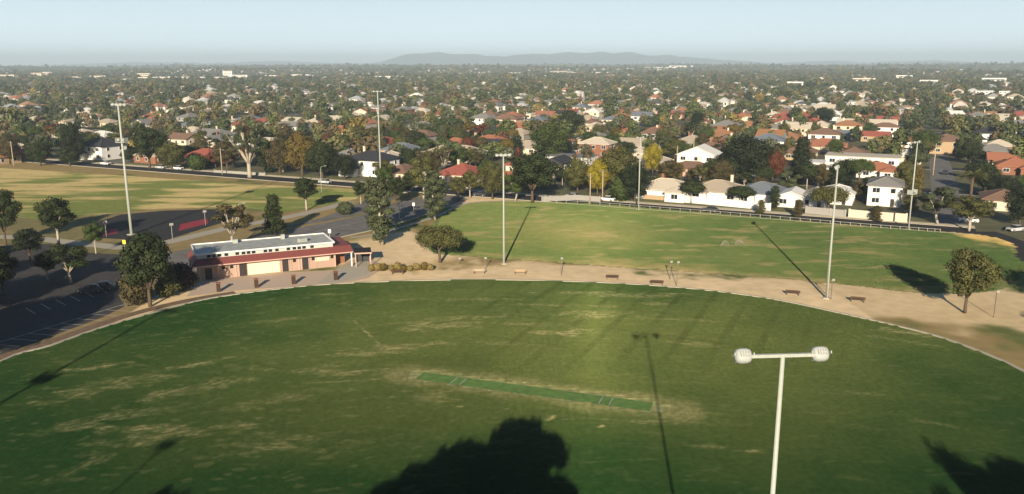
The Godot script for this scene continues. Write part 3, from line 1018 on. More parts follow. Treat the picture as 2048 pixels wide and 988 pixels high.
func near_houses():
	# x, f, width, depth, storeys, turn, form, roof, wall, description
	var rows := [
		[59.4, 234.0, 14.1, 12, 1, -26, "hip", "tan roof", "white wall", "big tan hip-roofed house behind the long white garden wall"],
		[45.0, 237.0, 14.9, 11, 1, -26, "hip", "cream roof", "white wall", "low white house with pale tan roof left of the white wall"],
		[70.9, 230.1, 12.2, 11, 1, -26, "hip", "blue-grey roof", "white wall", "white house with pale blue-grey hipped roof along the park road"],
		[77.3, 223.2, 7.3, 10, 1, -26, "crossgable", "white roof", "white wall", "narrow white gabled cottage beside the blue-grey roofed house"],
		[82.7, 221.6, 7.0, 10, 1, -26, "crossgable", "cream roof", "white wall", "pale gabled cottage with cream roof behind the umbrella tree"],
		[91.6, 228.5, 8.8, 11, 1, -26, "hip", "white roof", "white wall", "white house half hidden behind the umbrella-shaped street tree"],
		[103.5, 225.2, 8.4, 11, 2, -26, "hip", "grey roof", "white wall", "two-storey white house with grey roof above the tan garden wall"],
		[101.3, 275.6, 7.3, 10, 2, -26, "flat", "white roof", "white wall", "plain white box house behind the conifer"],
		[125.6, 293.4, 24.0, 13, 2, -26, "flat", "cream roof", "white wall", "long cream two-storey flat-roofed block with small windows"],
		[125.0, 280.0, 12.2, 9, 1, -26, "hip", "terracotta roof", "white wall", "low terracotta-roofed house before the long cream block"],
		[136.7, 283.8, 6.9, 9, 1, -26, "flat", "cream roof", "cream wall", "flat cream-roofed building right of the terracotta-roofed house"],
		[69.4, 302.6, 14.2, 12, 2, -26, "crossgable", "white roof", "white wall", "large white gabled house left of the big dark tree"],
		[62.6, 285.1, 13.4, 9, 1, -26, "hip", "brown roof", "pink wall", "low house with dark brown roof before the large white gabled one"],
		[85.5, 352.0, 11.8, 11, 1, -26, "hip", "brown roof", "cream wall", "brown hip-roofed house above the large white gabled one"],
		[74.7, 432.6, 13.0, 11, 1, -26, "hip", "red roof", "pink wall", "bright red hip-roofed house above the yellow trees"],
		[60.0, 426.9, 12.3, 11, 1, -26, "hip", "terracotta roof", "white wall", "white house with terracotta roof left of the bright red roof"],
		[40.7, 400.8, 13.9, 12, 1, -26, "hip", "grey roof", "tan wall", "grey hip-roofed house left of the terracotta-roofed white house"],
		[20.6, 320.8, 23.5, 12, 1, -26, "flat", "grey roof", "white wall", "long low white house with flat grey roof"],
		[15.7, 278.5, 7.4, 11, 2, -26, "crossgable", "dark roof", "dark wall", "dark slate gabled house right of the pale junction gum"],
		[-22.5, 332.1, 25.4, 15, 1, -26, "hip", "tan roof", "cream wall", "very large tan hip-roofed house behind the red-roofed one"],
		[-16.4, 271.8, 12.8, 12, 1, -26, "hip", "red roof", "cream wall", "cream house with red hipped roof facing the road junction"],
		[-36.8, 276.5, 10.0, 12, 1, -26, "hip", "brown roof", "cream wall", "cream house with reddish brown roof left of the junction"],
		[-49.3, 289.0, 15.6, 12, 2, -26, "hip", "dark roof", "white wall", "white two-storey house with dark roof behind the tall tan pole"],
		[-60.9, 381.3, 16.5, 11, 1, -26, "hip", "red roof", "white wall", "white house with low red roof above the dark-roofed white house"],
		[-87.7, 442.0, 21.7, 12, 1, -26, "hip", "terracotta roof", "cream wall", "wide terracotta-roofed cream house left of the low red roof"],
		[-128.2, 484.7, 24.4, 11, 1, -26, "hip", "grey roof", "white wall", "white house with long grey roof above the golden trees"],
		[-120.5, 324.0, 14.8, 12, 1, -26, "hip", "red roof", "brick wall", "brick house with red roof and white chimney by the left field"],
		[-154.7, 427.3, 22.5, 12, 1, -26, "hip", "grey roof", "cream wall", "long cream house with grey roof behind the red-roofed brick house"],
		[-170.2, 341.3, 14.8, 12, 2, -26, "hip", "dark roof", "white wall", "white two-storey house with dark roof beside the tall left pole"],
		[-208.4, 420.8, 14.2, 10, 1, -26, "hip", "white roof", "white wall", "white-roofed house behind the two-storey white one"],
		[-197.8, 337.2, 8.9, 11, 1, -26, "crossgable", "red roof", "brick wall", "red gabled house on the far left of the field road"],
		[-200.4, 323.1, 6.6, 10, 1, -26, "hip", "orange-brown roof", "tan wall", "tan brick house at the very left edge"],
		[-28.9, 470.6, 23.7, 11, 1, -26, "hip", "dark roof", "red wall", "house with long navy roof and red front wall"],
		[-10.4, 390.6, 13.6, 11, 1, -26, "hip", "terracotta roof", "white wall", "white house with terracotta roof right of the very large tan roof"],
		[1.2, 477.5, 18.9, 11, 1, -26, "hip", "terracotta roof", "cream wall", "pink-tan house with terracotta roof above the big green trees"],
		[114.1, 591.2, 19.1, 11, 1, -26, "hip", "red roof", "pink wall", "red-roofed pink house high in the middle distance"],
		[104.7, 411.0, 18.2, 12, 1, -26, "hip", "orange-brown roof", "pink wall", "orange-brown roofed house behind the big dark tree"],
		[138.4, 477.5, 17.2, 11, 1, -26, "hip", "orange-brown roof", "cream wall", "cream house with orange-brown roof behind the blue-grey one"],
		[112.5, 360.4, 14.3, 12, 2, -26, "hip", "blue-grey roof", "white wall", "white two-storey house with blue-grey roof behind the russet tree"],
		[139.1, 364.5, 16.2, 12, 1, -26, "hip", "terracotta roof", "cream wall", "cream house with terracotta hipped roof above the white box"],
		[255.9, 570.4, 20.5, 11, 1, -26, "hip", "red roof", "pink wall", "pink house with dark red roof on the right hillside rows"],
		[182.9, 385.9, 11.1, 11, 1, -26, "hip", "terracotta roof", "white wall", "white house with terracotta roof left of the tan brick one"],
		[187.9, 355.9, 12.4, 11, 2, -26, "hip", "brown roof", "tan wall", "two-storey tan brick house with brown roof at the street end"],
		[229.4, 395.4, 13.8, 11, 2, -26, "hip", "dark roof", "white wall", "white two-storey house with dark roof near the right edge"],
		[199.8, 340.8, 12.7, 11, 1, -26, "hip", "grey roof", "white wall", "white house with grey roof before the dark-roofed one at right"],
		[177.6, 289.0, 11.5, 12, 1, -26, "hip", "terracotta roof", "brick wall", "brick house with terracotta roof at the right edge"],
		[131.6, 217.9, 9.2, 12, 1, -26, "hip", "brown roof", "cream wall", "low brown hip-roofed house behind the corner of the right street"],
		[132.9, 723.9, 22.5, 12, 1, -26, "hip", "tan roof", "cream wall", "cream tan-roofed house behind the red-roofed pink house"],
		[187.7, 551.4, 27.7, 12, 1, -26, "hip", "red roof", "tan wall", "long house with red roof left of the round dark tree"],
		[30.8, 532.7, 15.3, 11, 1, -26, "hip", "brown roof", "pink wall", "pink house with brown roof above the round green trees"],
		[-52.3, 484.3, 12.8, 10, 1, -26, "hip", "grey roof", "cream wall", "small cream grey-roofed house left of the navy roof"],
		[-115.3, 541.2, 11.7, 10, 1, -26, "gable", "cream roof", "cream wall", "small cream gabled house above the wide terracotta roof"],
		[-300.1, 591.7, 21.2, 12, 1, -26, "hip", "cream roof", "cream wall", "pale cream-roofed house behind the dark pine on the left"],
		[569.0, 990.0, 33.0, 16, 2, -26, "flat", "white roof", "white wall", "large white block far back near the right edge"],
	]
	for q in rows:
		var r := RandomNumberGenerator.new()
		r.seed = int(q[0] * 13.0 + q[1] * 7.0) + 5000
		var t := thing("house", q[9], "house", P(q[0], q[1]), q[5], "houses beyond the ovals")
		house(t, q[2], q[3], q[4], q[6], M[q[7]], M[q[8]], true, r)
		occupied.append(Vector3(q[0], q[1], maxf(q[2], q[3]) * 0.75))

func place(u: float, v: float) -> Vector2:
	return ORIGIN + U * u + N * v

func in_view(p: Vector2, margin := 1.08) -> bool:
	return absf(p.x) < (p.y * 0.976 + 8.3) * 0.6245 * margin + 4.0

func unoccupied(p: Vector2, radius: float) -> bool:
	for o in occupied:
		if Vector2(o.x, o.y).distance_squared_to(p) < (o.z + radius) * (o.z + radius):
			return false
	return true

var lots := []       # further lots, for the houses in the distance
const ROOFS := ["terracotta", "terracotta", "red", "brown", "brown", "orange-brown", "tan", "tan", "grey", "grey", "dark", "blue-grey", "white", "white", "cream", "cream", "cream"]
const WALLS := ["white", "white", "cream", "cream", "cream", "pink", "brick", "tan", "grey"]

func suburb_houses():
	var r := RandomNumberGenerator.new()
	r.seed = 99
	var made := 0
	for row in range(0, 64):
		var v := 18.0 + 31.0 * row + (3.0 if row % 2 else 0.0)
		var u := -900.0 - v
		while u < 700.0 + v:
			u += r.randf_range(16.0, 20.0)
			var p := place(u, v + r.randf_range(-2.0, 2.0))
			var near_cross := absf(fposmod(u - 87.0 + 74.0, 148.0) - 74.0) < 12.0
			if near_cross or not in_view(p) or r.randf() < 0.07:
				continue
			if p.y > 650.0 or made > 230 or row > 14:
				lots.append(p)
				continue
			if not unoccupied(p, 7.0) or (p.x > 15.0 and p.y < 262.0) or (p.x < -15.0 and r.randf() < 0.4):
				continue
			var roof: String = ROOFS[r.randi() % ROOFS.size()]
			var wall: String = WALLS[r.randi() % WALLS.size()]
			var form: String = "flat" if roof == "white" and r.randf() < 0.5 else "gable" if r.randf() < 0.18 else "crossgable" if r.randf() < 0.1 else "hip"
			var storeys := 2 if row > 2 and r.randf() < 0.14 else 1
			var w := r.randf_range(10.5, 14.5)
			var d := r.randf_range(9.0, 12.0)
			var label := "%s %s-roofed %s%s-walled house, %s row from the park road" % [roof, {"hip": "hip", "gable": "gable", "crossgable": "gable", "flat": "flat"}[form], "two-storey " if storeys == 2 else "", wall, ordinal(row + 1)]
			var t := thing("house", label, "house", P(p.x, p.y), -26.0 + r.randf_range(-3, 3) + (90.0 if r.randf() < 0.15 else 0.0), "houses beyond the ovals")
			house(t, w, d, storeys, form, M[roof + " roof"], M[wall + " wall"], p.y < 420.0, r)
			later.append(t)
			occupied.append(Vector3(p.x, p.y, maxf(w, d) * 0.5))
			made += 1

func garden_walls():
	var walls := [
		[[Vector2(45.6, 229.4), Vector2(54.7, 223.5), Vector2(61.9, 218.7), Vector2(68.3, 214.0)], 1.9, "white wall", "long white rendered garden wall along the park road"],
		[[Vector2(76.3, 209.6), Vector2(81.2, 206.0), Vector2(84.2, 203.9)], 1.9, "grey wall", "grey garden wall behind the umbrella-shaped street tree"],
		[[Vector2(85.2, 203.9), Vector2(90.3, 200.5), Vector2(96.5, 197.3)], 2.1, "cream wall", "tan garden wall before the grey-roofed two-storey house"],
		[[Vector2(38.4, 233.8), Vector2(44.9, 230.3)], 1.2, "tan wall", "low tan front wall left of the long white wall"],
		[[Vector2(8.6, 228.6), Vector2(18.0, 232.0), Vector2(24.8, 228.6)], 1.5, "grey wall", "grey front fence by the dark slate house"],
		[[Vector2(-23.0, 259.7), Vector2(-14.0, 255.3)], 1.0, "cream wall", "low cream front wall of the red hip-roofed junction house"],
		[[Vector2(-107.1, 294.4), Vector2(-96.7, 290.3), Vector2(-86.6, 286.2)], 0.9, "grey wall", "low grey front wall beside the pale bare tree"],
	]
	for q in walls:
		var st := begin()
		var line: Array = q[0]
		for i in line.size() - 1:
			var a: Vector2 = line[i]
			var b: Vector2 = line[i + 1]
			var dir := (b - a).normalized()
			var c := (a + b) / 2
			box(st, P(c.x, c.y, q[1] / 2), Vector3(a.distance_to(b), q[1], 0.24), rad_to_deg(atan2(dir.y, dir.x)))
		var mid: Vector2 = line[0]
		var t := thing("garden_wall", q[3], "wall", Vector3.ZERO)
		put("masonry", done(st, M[q[2]]), t)
		st = begin()
		for i in line.size():
			box(st, P(line[i].x, line[i].y, q[1] / 2 + 0.08), Vector3(0.42, q[1] + 0.16, 0.42), -26.0)
			put("pier", done(st, M[q[2]]), t)
			st = begin()

# ---------------------------------------------------------------- trees
func foliage(blobs: Array, count: int, size: float, seed_: int, floor_y := 0.3, inner := 0.35) -> ArrayMesh:
	# many small leaf clusters through and over a crown of rounded clumps
	var r := RandomNumberGenerator.new()
	r.seed = seed_
	var st := SurfaceTool.new()
	st.begin(Mesh.PRIMITIVE_TRIANGLES)
	var total := 0.0
	var weights := []
	var shades := []
	for b in blobs:
		total += b[1].x * b[1].y + b[1].x * b[1].z
		weights.append(total)
		shades.append(r.randf_range(0.72, 1.0))
	var bumps := FastNoiseLite.new()
	bumps.seed = seed_
	bumps.frequency = 0.35
	var made := 0
	while made < count:
		var pick := r.randf() * total
		var k := 0
		while weights[k] < pick:
			k += 1
		var b: Array = blobs[k]
		var dir := Vector3(r.randfn(), r.randfn(), r.randfn()).normalized()
		var far := pow(r.randf(), inner)
		var bump := 1.0 + bumps.get_noise_3dv(b[0] + dir * b[1] * 2.0) * 0.5
		var at: Vector3 = b[0] + dir * b[1] * far * bump
		if at.y < floor_y:
			at.y = floor_y + r.randf() * 0.4
		made += 1
		var n := (dir + Vector3(r.randfn(), r.randfn(), r.randfn()) * 0.55).normalized()
		var t := n.cross(Vector3(r.randfn(), r.randfn(), r.randfn())).normalized()
		var s := n.cross(t)
		var l := size * r.randf_range(0.55, 1.25)
		var q := [at - t * l, at + s * l * 0.62, at + t * l, at - s * l * 0.62]
		var shade: float = shades[k] * r.randf_range(0.62, 1.0)
		st.set_color(Color(shade, shade, shade * r.randf_range(0.8, 1.0)))
		st.set_normal((dir * 0.75 + n * 0.6).normalized())
		var flip: bool = (q[2] - q[0]).cross(q[1] - q[0]).dot(n) < 0.0
		for i in ([0, 2, 1, 0, 3, 2] if flip else [0, 1, 2, 0, 2, 3]):
			st.add_vertex(q[i])
	return st.commit()

func limb(st: SurfaceTool, from: Vector3, to: Vector3, r0: float, r1: float, bend := 0.4):
	var mid := (from + to) / 2 + Vector3(0, bend, 0)
	tube(st, [from, from.lerp(mid, 0.55), mid, to], [r0, lerpf(r0, r1, 0.35), lerpf(r0, r1, 0.6), r1], 6)

func prototype(kind: String, blobs: Array, leaves: int, size: float, trunk: Array, bark: String, width: float, seed_: int, inner := 0.35, floor_y := 0.3):
	var o := Node3D.new()
	var st := begin(true)
	for t in trunk:
		limb(st, t[0], t[1], t[2], t[3], t[4] if t.size() > 4 else 0.2)
	put("trunk", done(st, M[bark]), o)
	var crown := foliage(blobs, int(leaves * 2.6), size * 0.62, seed_, floor_y, inner)
	put("crown", crown, o)
	var reach := crown.get_aabb()
	crowns[kind] = [o, (reach.size.x + reach.size.z) * 0.47, reach.end.y * 0.98]

func scatter_blobs(seed_: int, n: int, low: float, high: float, wide: float, rad: float, shape: String) -> Array:
	var r := RandomNumberGenerator.new()
	r.seed = seed_
	var out := []
	for i in n:
		var t := (i + 0.5) / n
		var y := lerpf(low, high, t)
		var reach := wide
		match shape:
			"dome": reach = wide * sqrt(maxf(0.05, 1.0 - pow(t, 2.0)))
			"ball": reach = wide * sqrt(maxf(0.1, 1.0 - pow(2.0 * t - 0.9, 2.0)))
			"cone": reach = wide * (1.02 - t)
			"open": reach = wide * (0.5 + 0.5 * sin(t * PI))
		var a := i * 2.4 + r.randf() * 0.9
		var k := r.randf_range(0.55, 1.0)
		var s := rad * r.randf_range(0.75, 1.15)
		out.append([Vector3(cos(a) * reach * k, y, sin(a) * reach * k), Vector3(s, s * r.randf_range(0.7, 0.95), s)])
	return out

func gum_like(kind: String, seed_: int, n: int, low: float, wide: float, rad: float, leaves: int, fork: float, bark: String, lean := 0.0):
	var blobs := scatter_blobs(seed_, n, low, 9.0, wide, rad, "open")
	var trunk := [[Vector3.ZERO, Vector3(lean, fork, 0), 0.24, 0.19, 0.0]]
	for b in blobs:
		trunk.append([Vector3(lean, fork - 0.1, 0), b[0] + Vector3(lean * 0.5, 0, 0), 0.13, 0.035, 0.5])
	prototype(kind, blobs, leaves, 0.30, trunk, bark, wide * 2.0 + rad * 1.3, seed_, 0.5)

func tree_prototypes():
	gum_like("gum", 101, 9, 4.6, 2.5, 1.55, 3000, 3.2, "pale bark")
	gum_like("gum b", 102, 8, 4.2, 2.9, 1.4, 2600, 2.6, "pale bark", 0.5)
	gum_like("gum c", 103, 12, 4.0, 2.8, 1.7, 3600, 2.4, "brown bark")
	gum_like("sparse gum", 104, 10, 4.4, 3.2, 1.15, 1500, 2.4, "pale bark")
	for e in [["round", 110], ["round b", 111], ["round c", 112]]:
		var blobs := scatter_blobs(e[1], 14, 2.6, 8.4, 3.3, 1.9, "ball")
		blobs.append([Vector3(0, 5.6, 0), Vector3(3.3, 3.4, 3.3)])
		prototype(e[0], blobs, 4200, 0.30, [[Vector3.ZERO, Vector3(0.1, 3.4, 0), 0.30, 0.22, 0.0], [Vector3(0.1, 3.0, 0), Vector3(1.8, 6, 0.6), 0.15, 0.05], [Vector3(0.1, 3.0, 0), Vector3(-1.6, 6, 0.8), 0.15, 0.05], [Vector3(0.1, 3.0, 0), Vector3(0.2, 7, -1.2), 0.15, 0.05]], "brown bark", 9.0, e[1])
	var um := scatter_blobs(120, 16, 5.4, 8.2, 5.2, 2.0, "dome")
	um.append([Vector3(0, 6.6, 0), Vector3(5.2, 2.4, 5.2)])
	prototype("umbrella", um, 4200, 0.34, [[Vector3.ZERO, Vector3(0.2, 3.4, 0), 0.42, 0.34, 0.0], [Vector3(0.2, 3.2, 0), Vector3(3.4, 6.4, 0.8), 0.24, 0.07], [Vector3(0.2, 3.2, 0), Vector3(-3.2, 6.4, 0.4), 0.24, 0.07], [Vector3(0.2, 3.2, 0), Vector3(0.3, 7, -2.2), 0.2, 0.07]], "brown bark", 13.6, 120)
	prototype("conifer", scatter_blobs(130, 20, 1.0, 9.2, 2.3, 1.1, "cone") + [[Vector3(0, 3.2, 0), Vector3(1.7, 3.0, 1.7)], [Vector3(0, 7.2, 0), Vector3(0.8, 2.6, 0.8)]], 3600, 0.26, [[Vector3.ZERO, Vector3(0, 9, 0), 0.24, 0.04, 0.0]], "brown bark", 5.6, 130)
	prototype("cypress", scatter_blobs(140, 12, 0.9, 9.0, 0.9, 1.1, "dome") + [[Vector3(0, 4.6, 0), Vector3(1.35, 4.6, 1.35)]], 2200, 0.24, [[Vector3.ZERO, Vector3(0, 8, 0), 0.2, 0.04, 0.0]], "brown bark", 4.0, 140)
	for e in [["slim gum", 150], ["slim gum b", 151]]:
		var sl := scatter_blobs(e[1], 17, 1.2, 9.3, 1.05, 0.85, "open")
		var tr := [[Vector3.ZERO, Vector3(0.25, 5, 0.1), 0.19, 0.13, 0.0], [Vector3(0.25, 5, 0.1), Vector3(0, 9.3, 0), 0.13, 0.03, 0.0]]
		for b in sl:
			tr.append([Vector3(0.2, b[0].y * 0.85, 0.05), b[0], 0.05, 0.02, 0.15])
		prototype(e[0], sl, 3000, 0.24, tr, "pale bark", 3.5, e[1], 0.5)
	# a nearly bare pale tree
	var br := scatter_blobs(160, 12, 5.0, 9.4, 3.3, 0.8, "open")
	var bt := [[Vector3.ZERO, Vector3(0, 2.6, 0), 0.36, 0.3, 0.0]]
	for b in br:
		bt.append([Vector3(0, 2.3, 0), b[0], 0.19, 0.05, 0.7])
		bt.append([Vector3(0, 2.3, 0).lerp(b[0], 0.6), b[0] + Vector3(b[0].z * 0.35, 0.9, -b[0].x * 0.3), 0.08, 0.02, 0.2])
	prototype("bare", br, 1900, 0.24, bt, "pale bark", 7.6, 160, 0.6)
	var tall := []
	var rt := RandomNumberGenerator.new()
	rt.seed = 190
	var tt := [[Vector3.ZERO, Vector3(0, 12, 0), 0.5, 0.36, 0.0]]
	for i in 46:
		var a := i * 2.399
		var q := 4.6 * sqrt((i + 0.5) / 46.0)
		var y := 18.4 - 0.05 * q * q + rt.randf_range(-0.7, 0.4) - (0.0 if i % 2 == 0 else rt.randf_range(1.5, 6.0))
		tall.append([Vector3(cos(a) * q, y, sin(a) * q), Vector3(1.25, 1.0, 1.25)])
		if i % 4 == 0:
			tt.append([Vector3(0, 11.0, 0), tall[-1][0], 0.2, 0.05])
	prototype("tall", tall, 5000, 0.42, tt, "brown bark", 11.0, 190)
	prototype("shrub", scatter_blobs(170, 8, 2.5, 7.6, 3.4, 2.9, "dome") + [[Vector3(0, 4.0, 0), Vector3(4.2, 4.6, 4.2)]], 1500, 0.75, [[Vector3.ZERO, Vector3(0, 4, 0), 0.3, 0.1, 0.0]], "brown bark", 11.0, 170)
	# round-headed street tree on a clear stem
	var lp := scatter_blobs(180, 10, 5.6, 8.8, 3.0, 1.5, "ball")
	lp.append([Vector3(0, 6.8, 0), Vector3(3.6, 2.7, 3.6)])
	prototype("lollipop", lp, 2600, 0.36, [[Vector3.ZERO, Vector3(0, 5.6, 0), 0.22, 0.16, 0.0], [Vector3(0, 4.6, 0), Vector3(1.6, 6.6, 0), 0.1, 0.04], [Vector3(0, 4.6, 0), Vector3(-1.6, 6.6, 0.4), 0.1, 0.04]], "pale bark", 9.2, 180)

func tree(kind: String, tone: String, x: float, f: float, h: float, w: float, label: String, called := "", group := "") -> Node3D:
	var e: Array = crowns[kind]
	var o: Node3D = e[0].duplicate()
	if called == "":
		called = {"gum": "gum_tree", "gum b": "gum_tree", "gum c": "gum_tree", "sparse gum": "gum_tree", "slim gum": "gum_tree", "slim gum b": "gum_tree", "conifer": "conifer_tree", "cypress": "cypress_tree", "shrub": "shrub", "bare": "bare_tree"}.get(kind, "leafy_tree")
	o.name = numbered(called)
	o.position = P(x, f, height(x, f))
	o.rotation.y = rng.randf() * TAU
	o.scale = Vector3(w / e[1], h / e[2], w / e[1])
	o.get_node("crown").material_override = M[tone]
	add_child(o)
	tag(o, label, "shrub" if called == "shrub" else "tree", group)
	return o

func park_trees():
	var rows := [
		[-14.1, 156.3, 7.5, 9.8, "umbrella", "olive", "wide olive tree on the sandy strip between the two ovals"],
		[-27.9, 172.2, 15.1, 6.2, "slim gum", "grey-green", "tall slim gum leaning beside the clubhouse lawn"],
		[-31.4, 182.8, 13.5, 5.0, "slim gum b", "grey-green", "second slim gum just behind the leaning one"],
		[-19.2, 201.2, 12.8, 6.2, "slim gum b", "grey-green", "slim gum at the bend of the park road"],
		[-25.5, 233.8, 13.0, 8.9, "gum b", "olive", "gum with pale forked limbs at the road junction"],
		[-54.8, 215.6, 9.1, 7.5, "gum", "dark green", "gum on the corner of the left field by the park road"],
		[-54.0, 182.8, 9.5, 5.5, "conifer", "dark green", "dark pointed tree behind the clubhouse"],
		[-59.8, 171.3, 9.5, 8.3, "sparse gum", "brown-green", "spreading brownish gum right of the red court key"],
		[-96.9, 171.3, 11.0, 8.3, "gum", "dark green", "gum with pale trunk left of the dark courts"],
		[-109.5, 173.3, 12.0, 7.6, "gum c", "dark green", "gum at the left edge by the car park path"],
		[-85.7, 164.6, 6.9, 3.9, "gum", "green", "small gum beside the path left of the courts"],
		[-78.4, 140.9, 7.5, 7.1, "gum b", "dark green", "gum standing in the car park island"],
		[-85.6, 133.1, 8.1, 5.1, "gum c", "deep green", "dark tree at the left edge in the car park"],
		[-58.2, 126.7, 12.1, 9.0, "gum c", "dark green", "big dense gum at the left end of the clubhouse"],
		[-60.8, 127.8, 5.7, 5.4, "shrub", "brown-green", "reddish bush under the big clubhouse gum"],
		[-57.8, 132.5, 4.1, 4.7, "shrub", "olive", "olive bush right of the big clubhouse gum"],
		[-56.9, 136.9, 5.0, 5.2, "shrub", "purple", "dark purple bush against the clubhouse end wall"],
		[-43.3, 209.6, 3.4, 5.2, "shrub", "grey-green", "grey-green bush beside the side road"],
		[70.5, 122.4, 10.2, 7.8, "gum c", "olive", "round olive-green tree on the sandy ground at right"],
		[102.9, 194.7, 9.5, 8.9, "gum b", "grey-green", "pale-trunked gum behind the far right of the second oval"],
		[105.9, 186.2, 8.2, 9.7, "gum", "olive", "leaning gum with forked trunk beside the corner road"],
		[5.7, 226.9, 14.4, 14.0, "gum c", "dark green", "big spreading gum behind the second oval near the junction"],
		[-5.6, 233.8, 11.0, 8.4, "round c", "olive", "leafy tree beside the tall pole at the road junction"],
		[-12.2, 235.6, 8.2, 5.8, "gum", "olive", "small gum left of the leafy junction tree"],
		[0.9, 230.3, 8.1, 7.1, "gum b", "green", "green gum between the junction trees"],
		[-36.1, 232.0, 10.0, 5.7, "gum", "green", "gum behind the leaning slim gum"],
		[-32.0, 223.5, 8.0, 6.1, "gum c", "dark green", "dark gum between the slim gums and the junction gum"],
		[-42.0, 225.2, 6.7, 4.7, "gum", "dark green", "small gum left of the slim gums by the side road"],
		[-15.2, 232.0, 6.9, 5.7, "gum c", "olive", "olive gum on the verge before the red-roofed junction house"],
		[-95.7, 158.4, 6.6, 6.2, "gum c", "deep green", "dark gum in the car park near the left edge"],
		[-83.7, 143.0, 5.5, 4.9, "gum", "deep green", "dark gum left of the car park island gum"],
		[-30.4, 239.3, 7.0, 5.3, "gum c", "dark green", "dark gum left of the forked junction gum"],
	]
	for q in rows:
		tree(q[4], q[5], q[0], q[1], q[2], q[3], q[6])
	# out-of-frame trees: some known by shadows, more added to darken car park and turf
	for q in [[-74, 103, 13, 11, "round b"], [-80, 96, 12, 11, "gum c"], [-86, 112, 12, 10, "gum"], [-93, 104, 14, 11, "gum c"], [-84, 126, 10, 9, "gum b"], [-104, 118, 13, 11, "gum c"], [-112, 108, 14, 12, "gum c"], [-118, 130, 12, 10, "gum"], [-98, 131, 10, 9, "gum"], [-72, 94, 12, 9, "gum c"], [-79, 87, 12, 10, "round b"], [-91, 93, 13, 11, "gum c"], [-103, 97, 13, 12, "round"], [-110, 140, 11, 10, "gum c"],
			[91, 117, 11, 12, "round c"], [98, 112, 10, 10, "gum c"], [79, 98, 8.5, 8, "round b"], [112, 122, 11, 11, "gum c"],
			[-4.6, 24, 19.2, 9.6, "tall"], [-10.5, 23, 18.2, 6, "tall"], [-13.0, 20, 17.6, 7, "tall"], [-16.5, 18, 17.0, 6, "tall"], [-3.6, 15, 18.8, 9.4, "tall"], [-10, 13, 18.4, 10, "tall"], [37, 19, 19.4, 6, "conifer"], [42, 18, 18.4, 8, "tall"], [46.5, 16, 17.4, 8, "tall"], [33.5, 16, 17.4, 5, "conifer"], [-37, 13, 18.4, 6, "tall"], [-31, 12, 17.4, 6, "tall"], [15, 9, 17.4, 10, "tall"], [25, 9, 17.2, 10, "tall"], [-46, 12, 16.8, 9, "tall"]]:
		later.append(tree(q[4], "dark green", q[0], q[1], q[2], q[3], "unseen dark tree outside the frame, placed for its long shadow", "unseen_shade_tree", "trees beyond the near edge"))

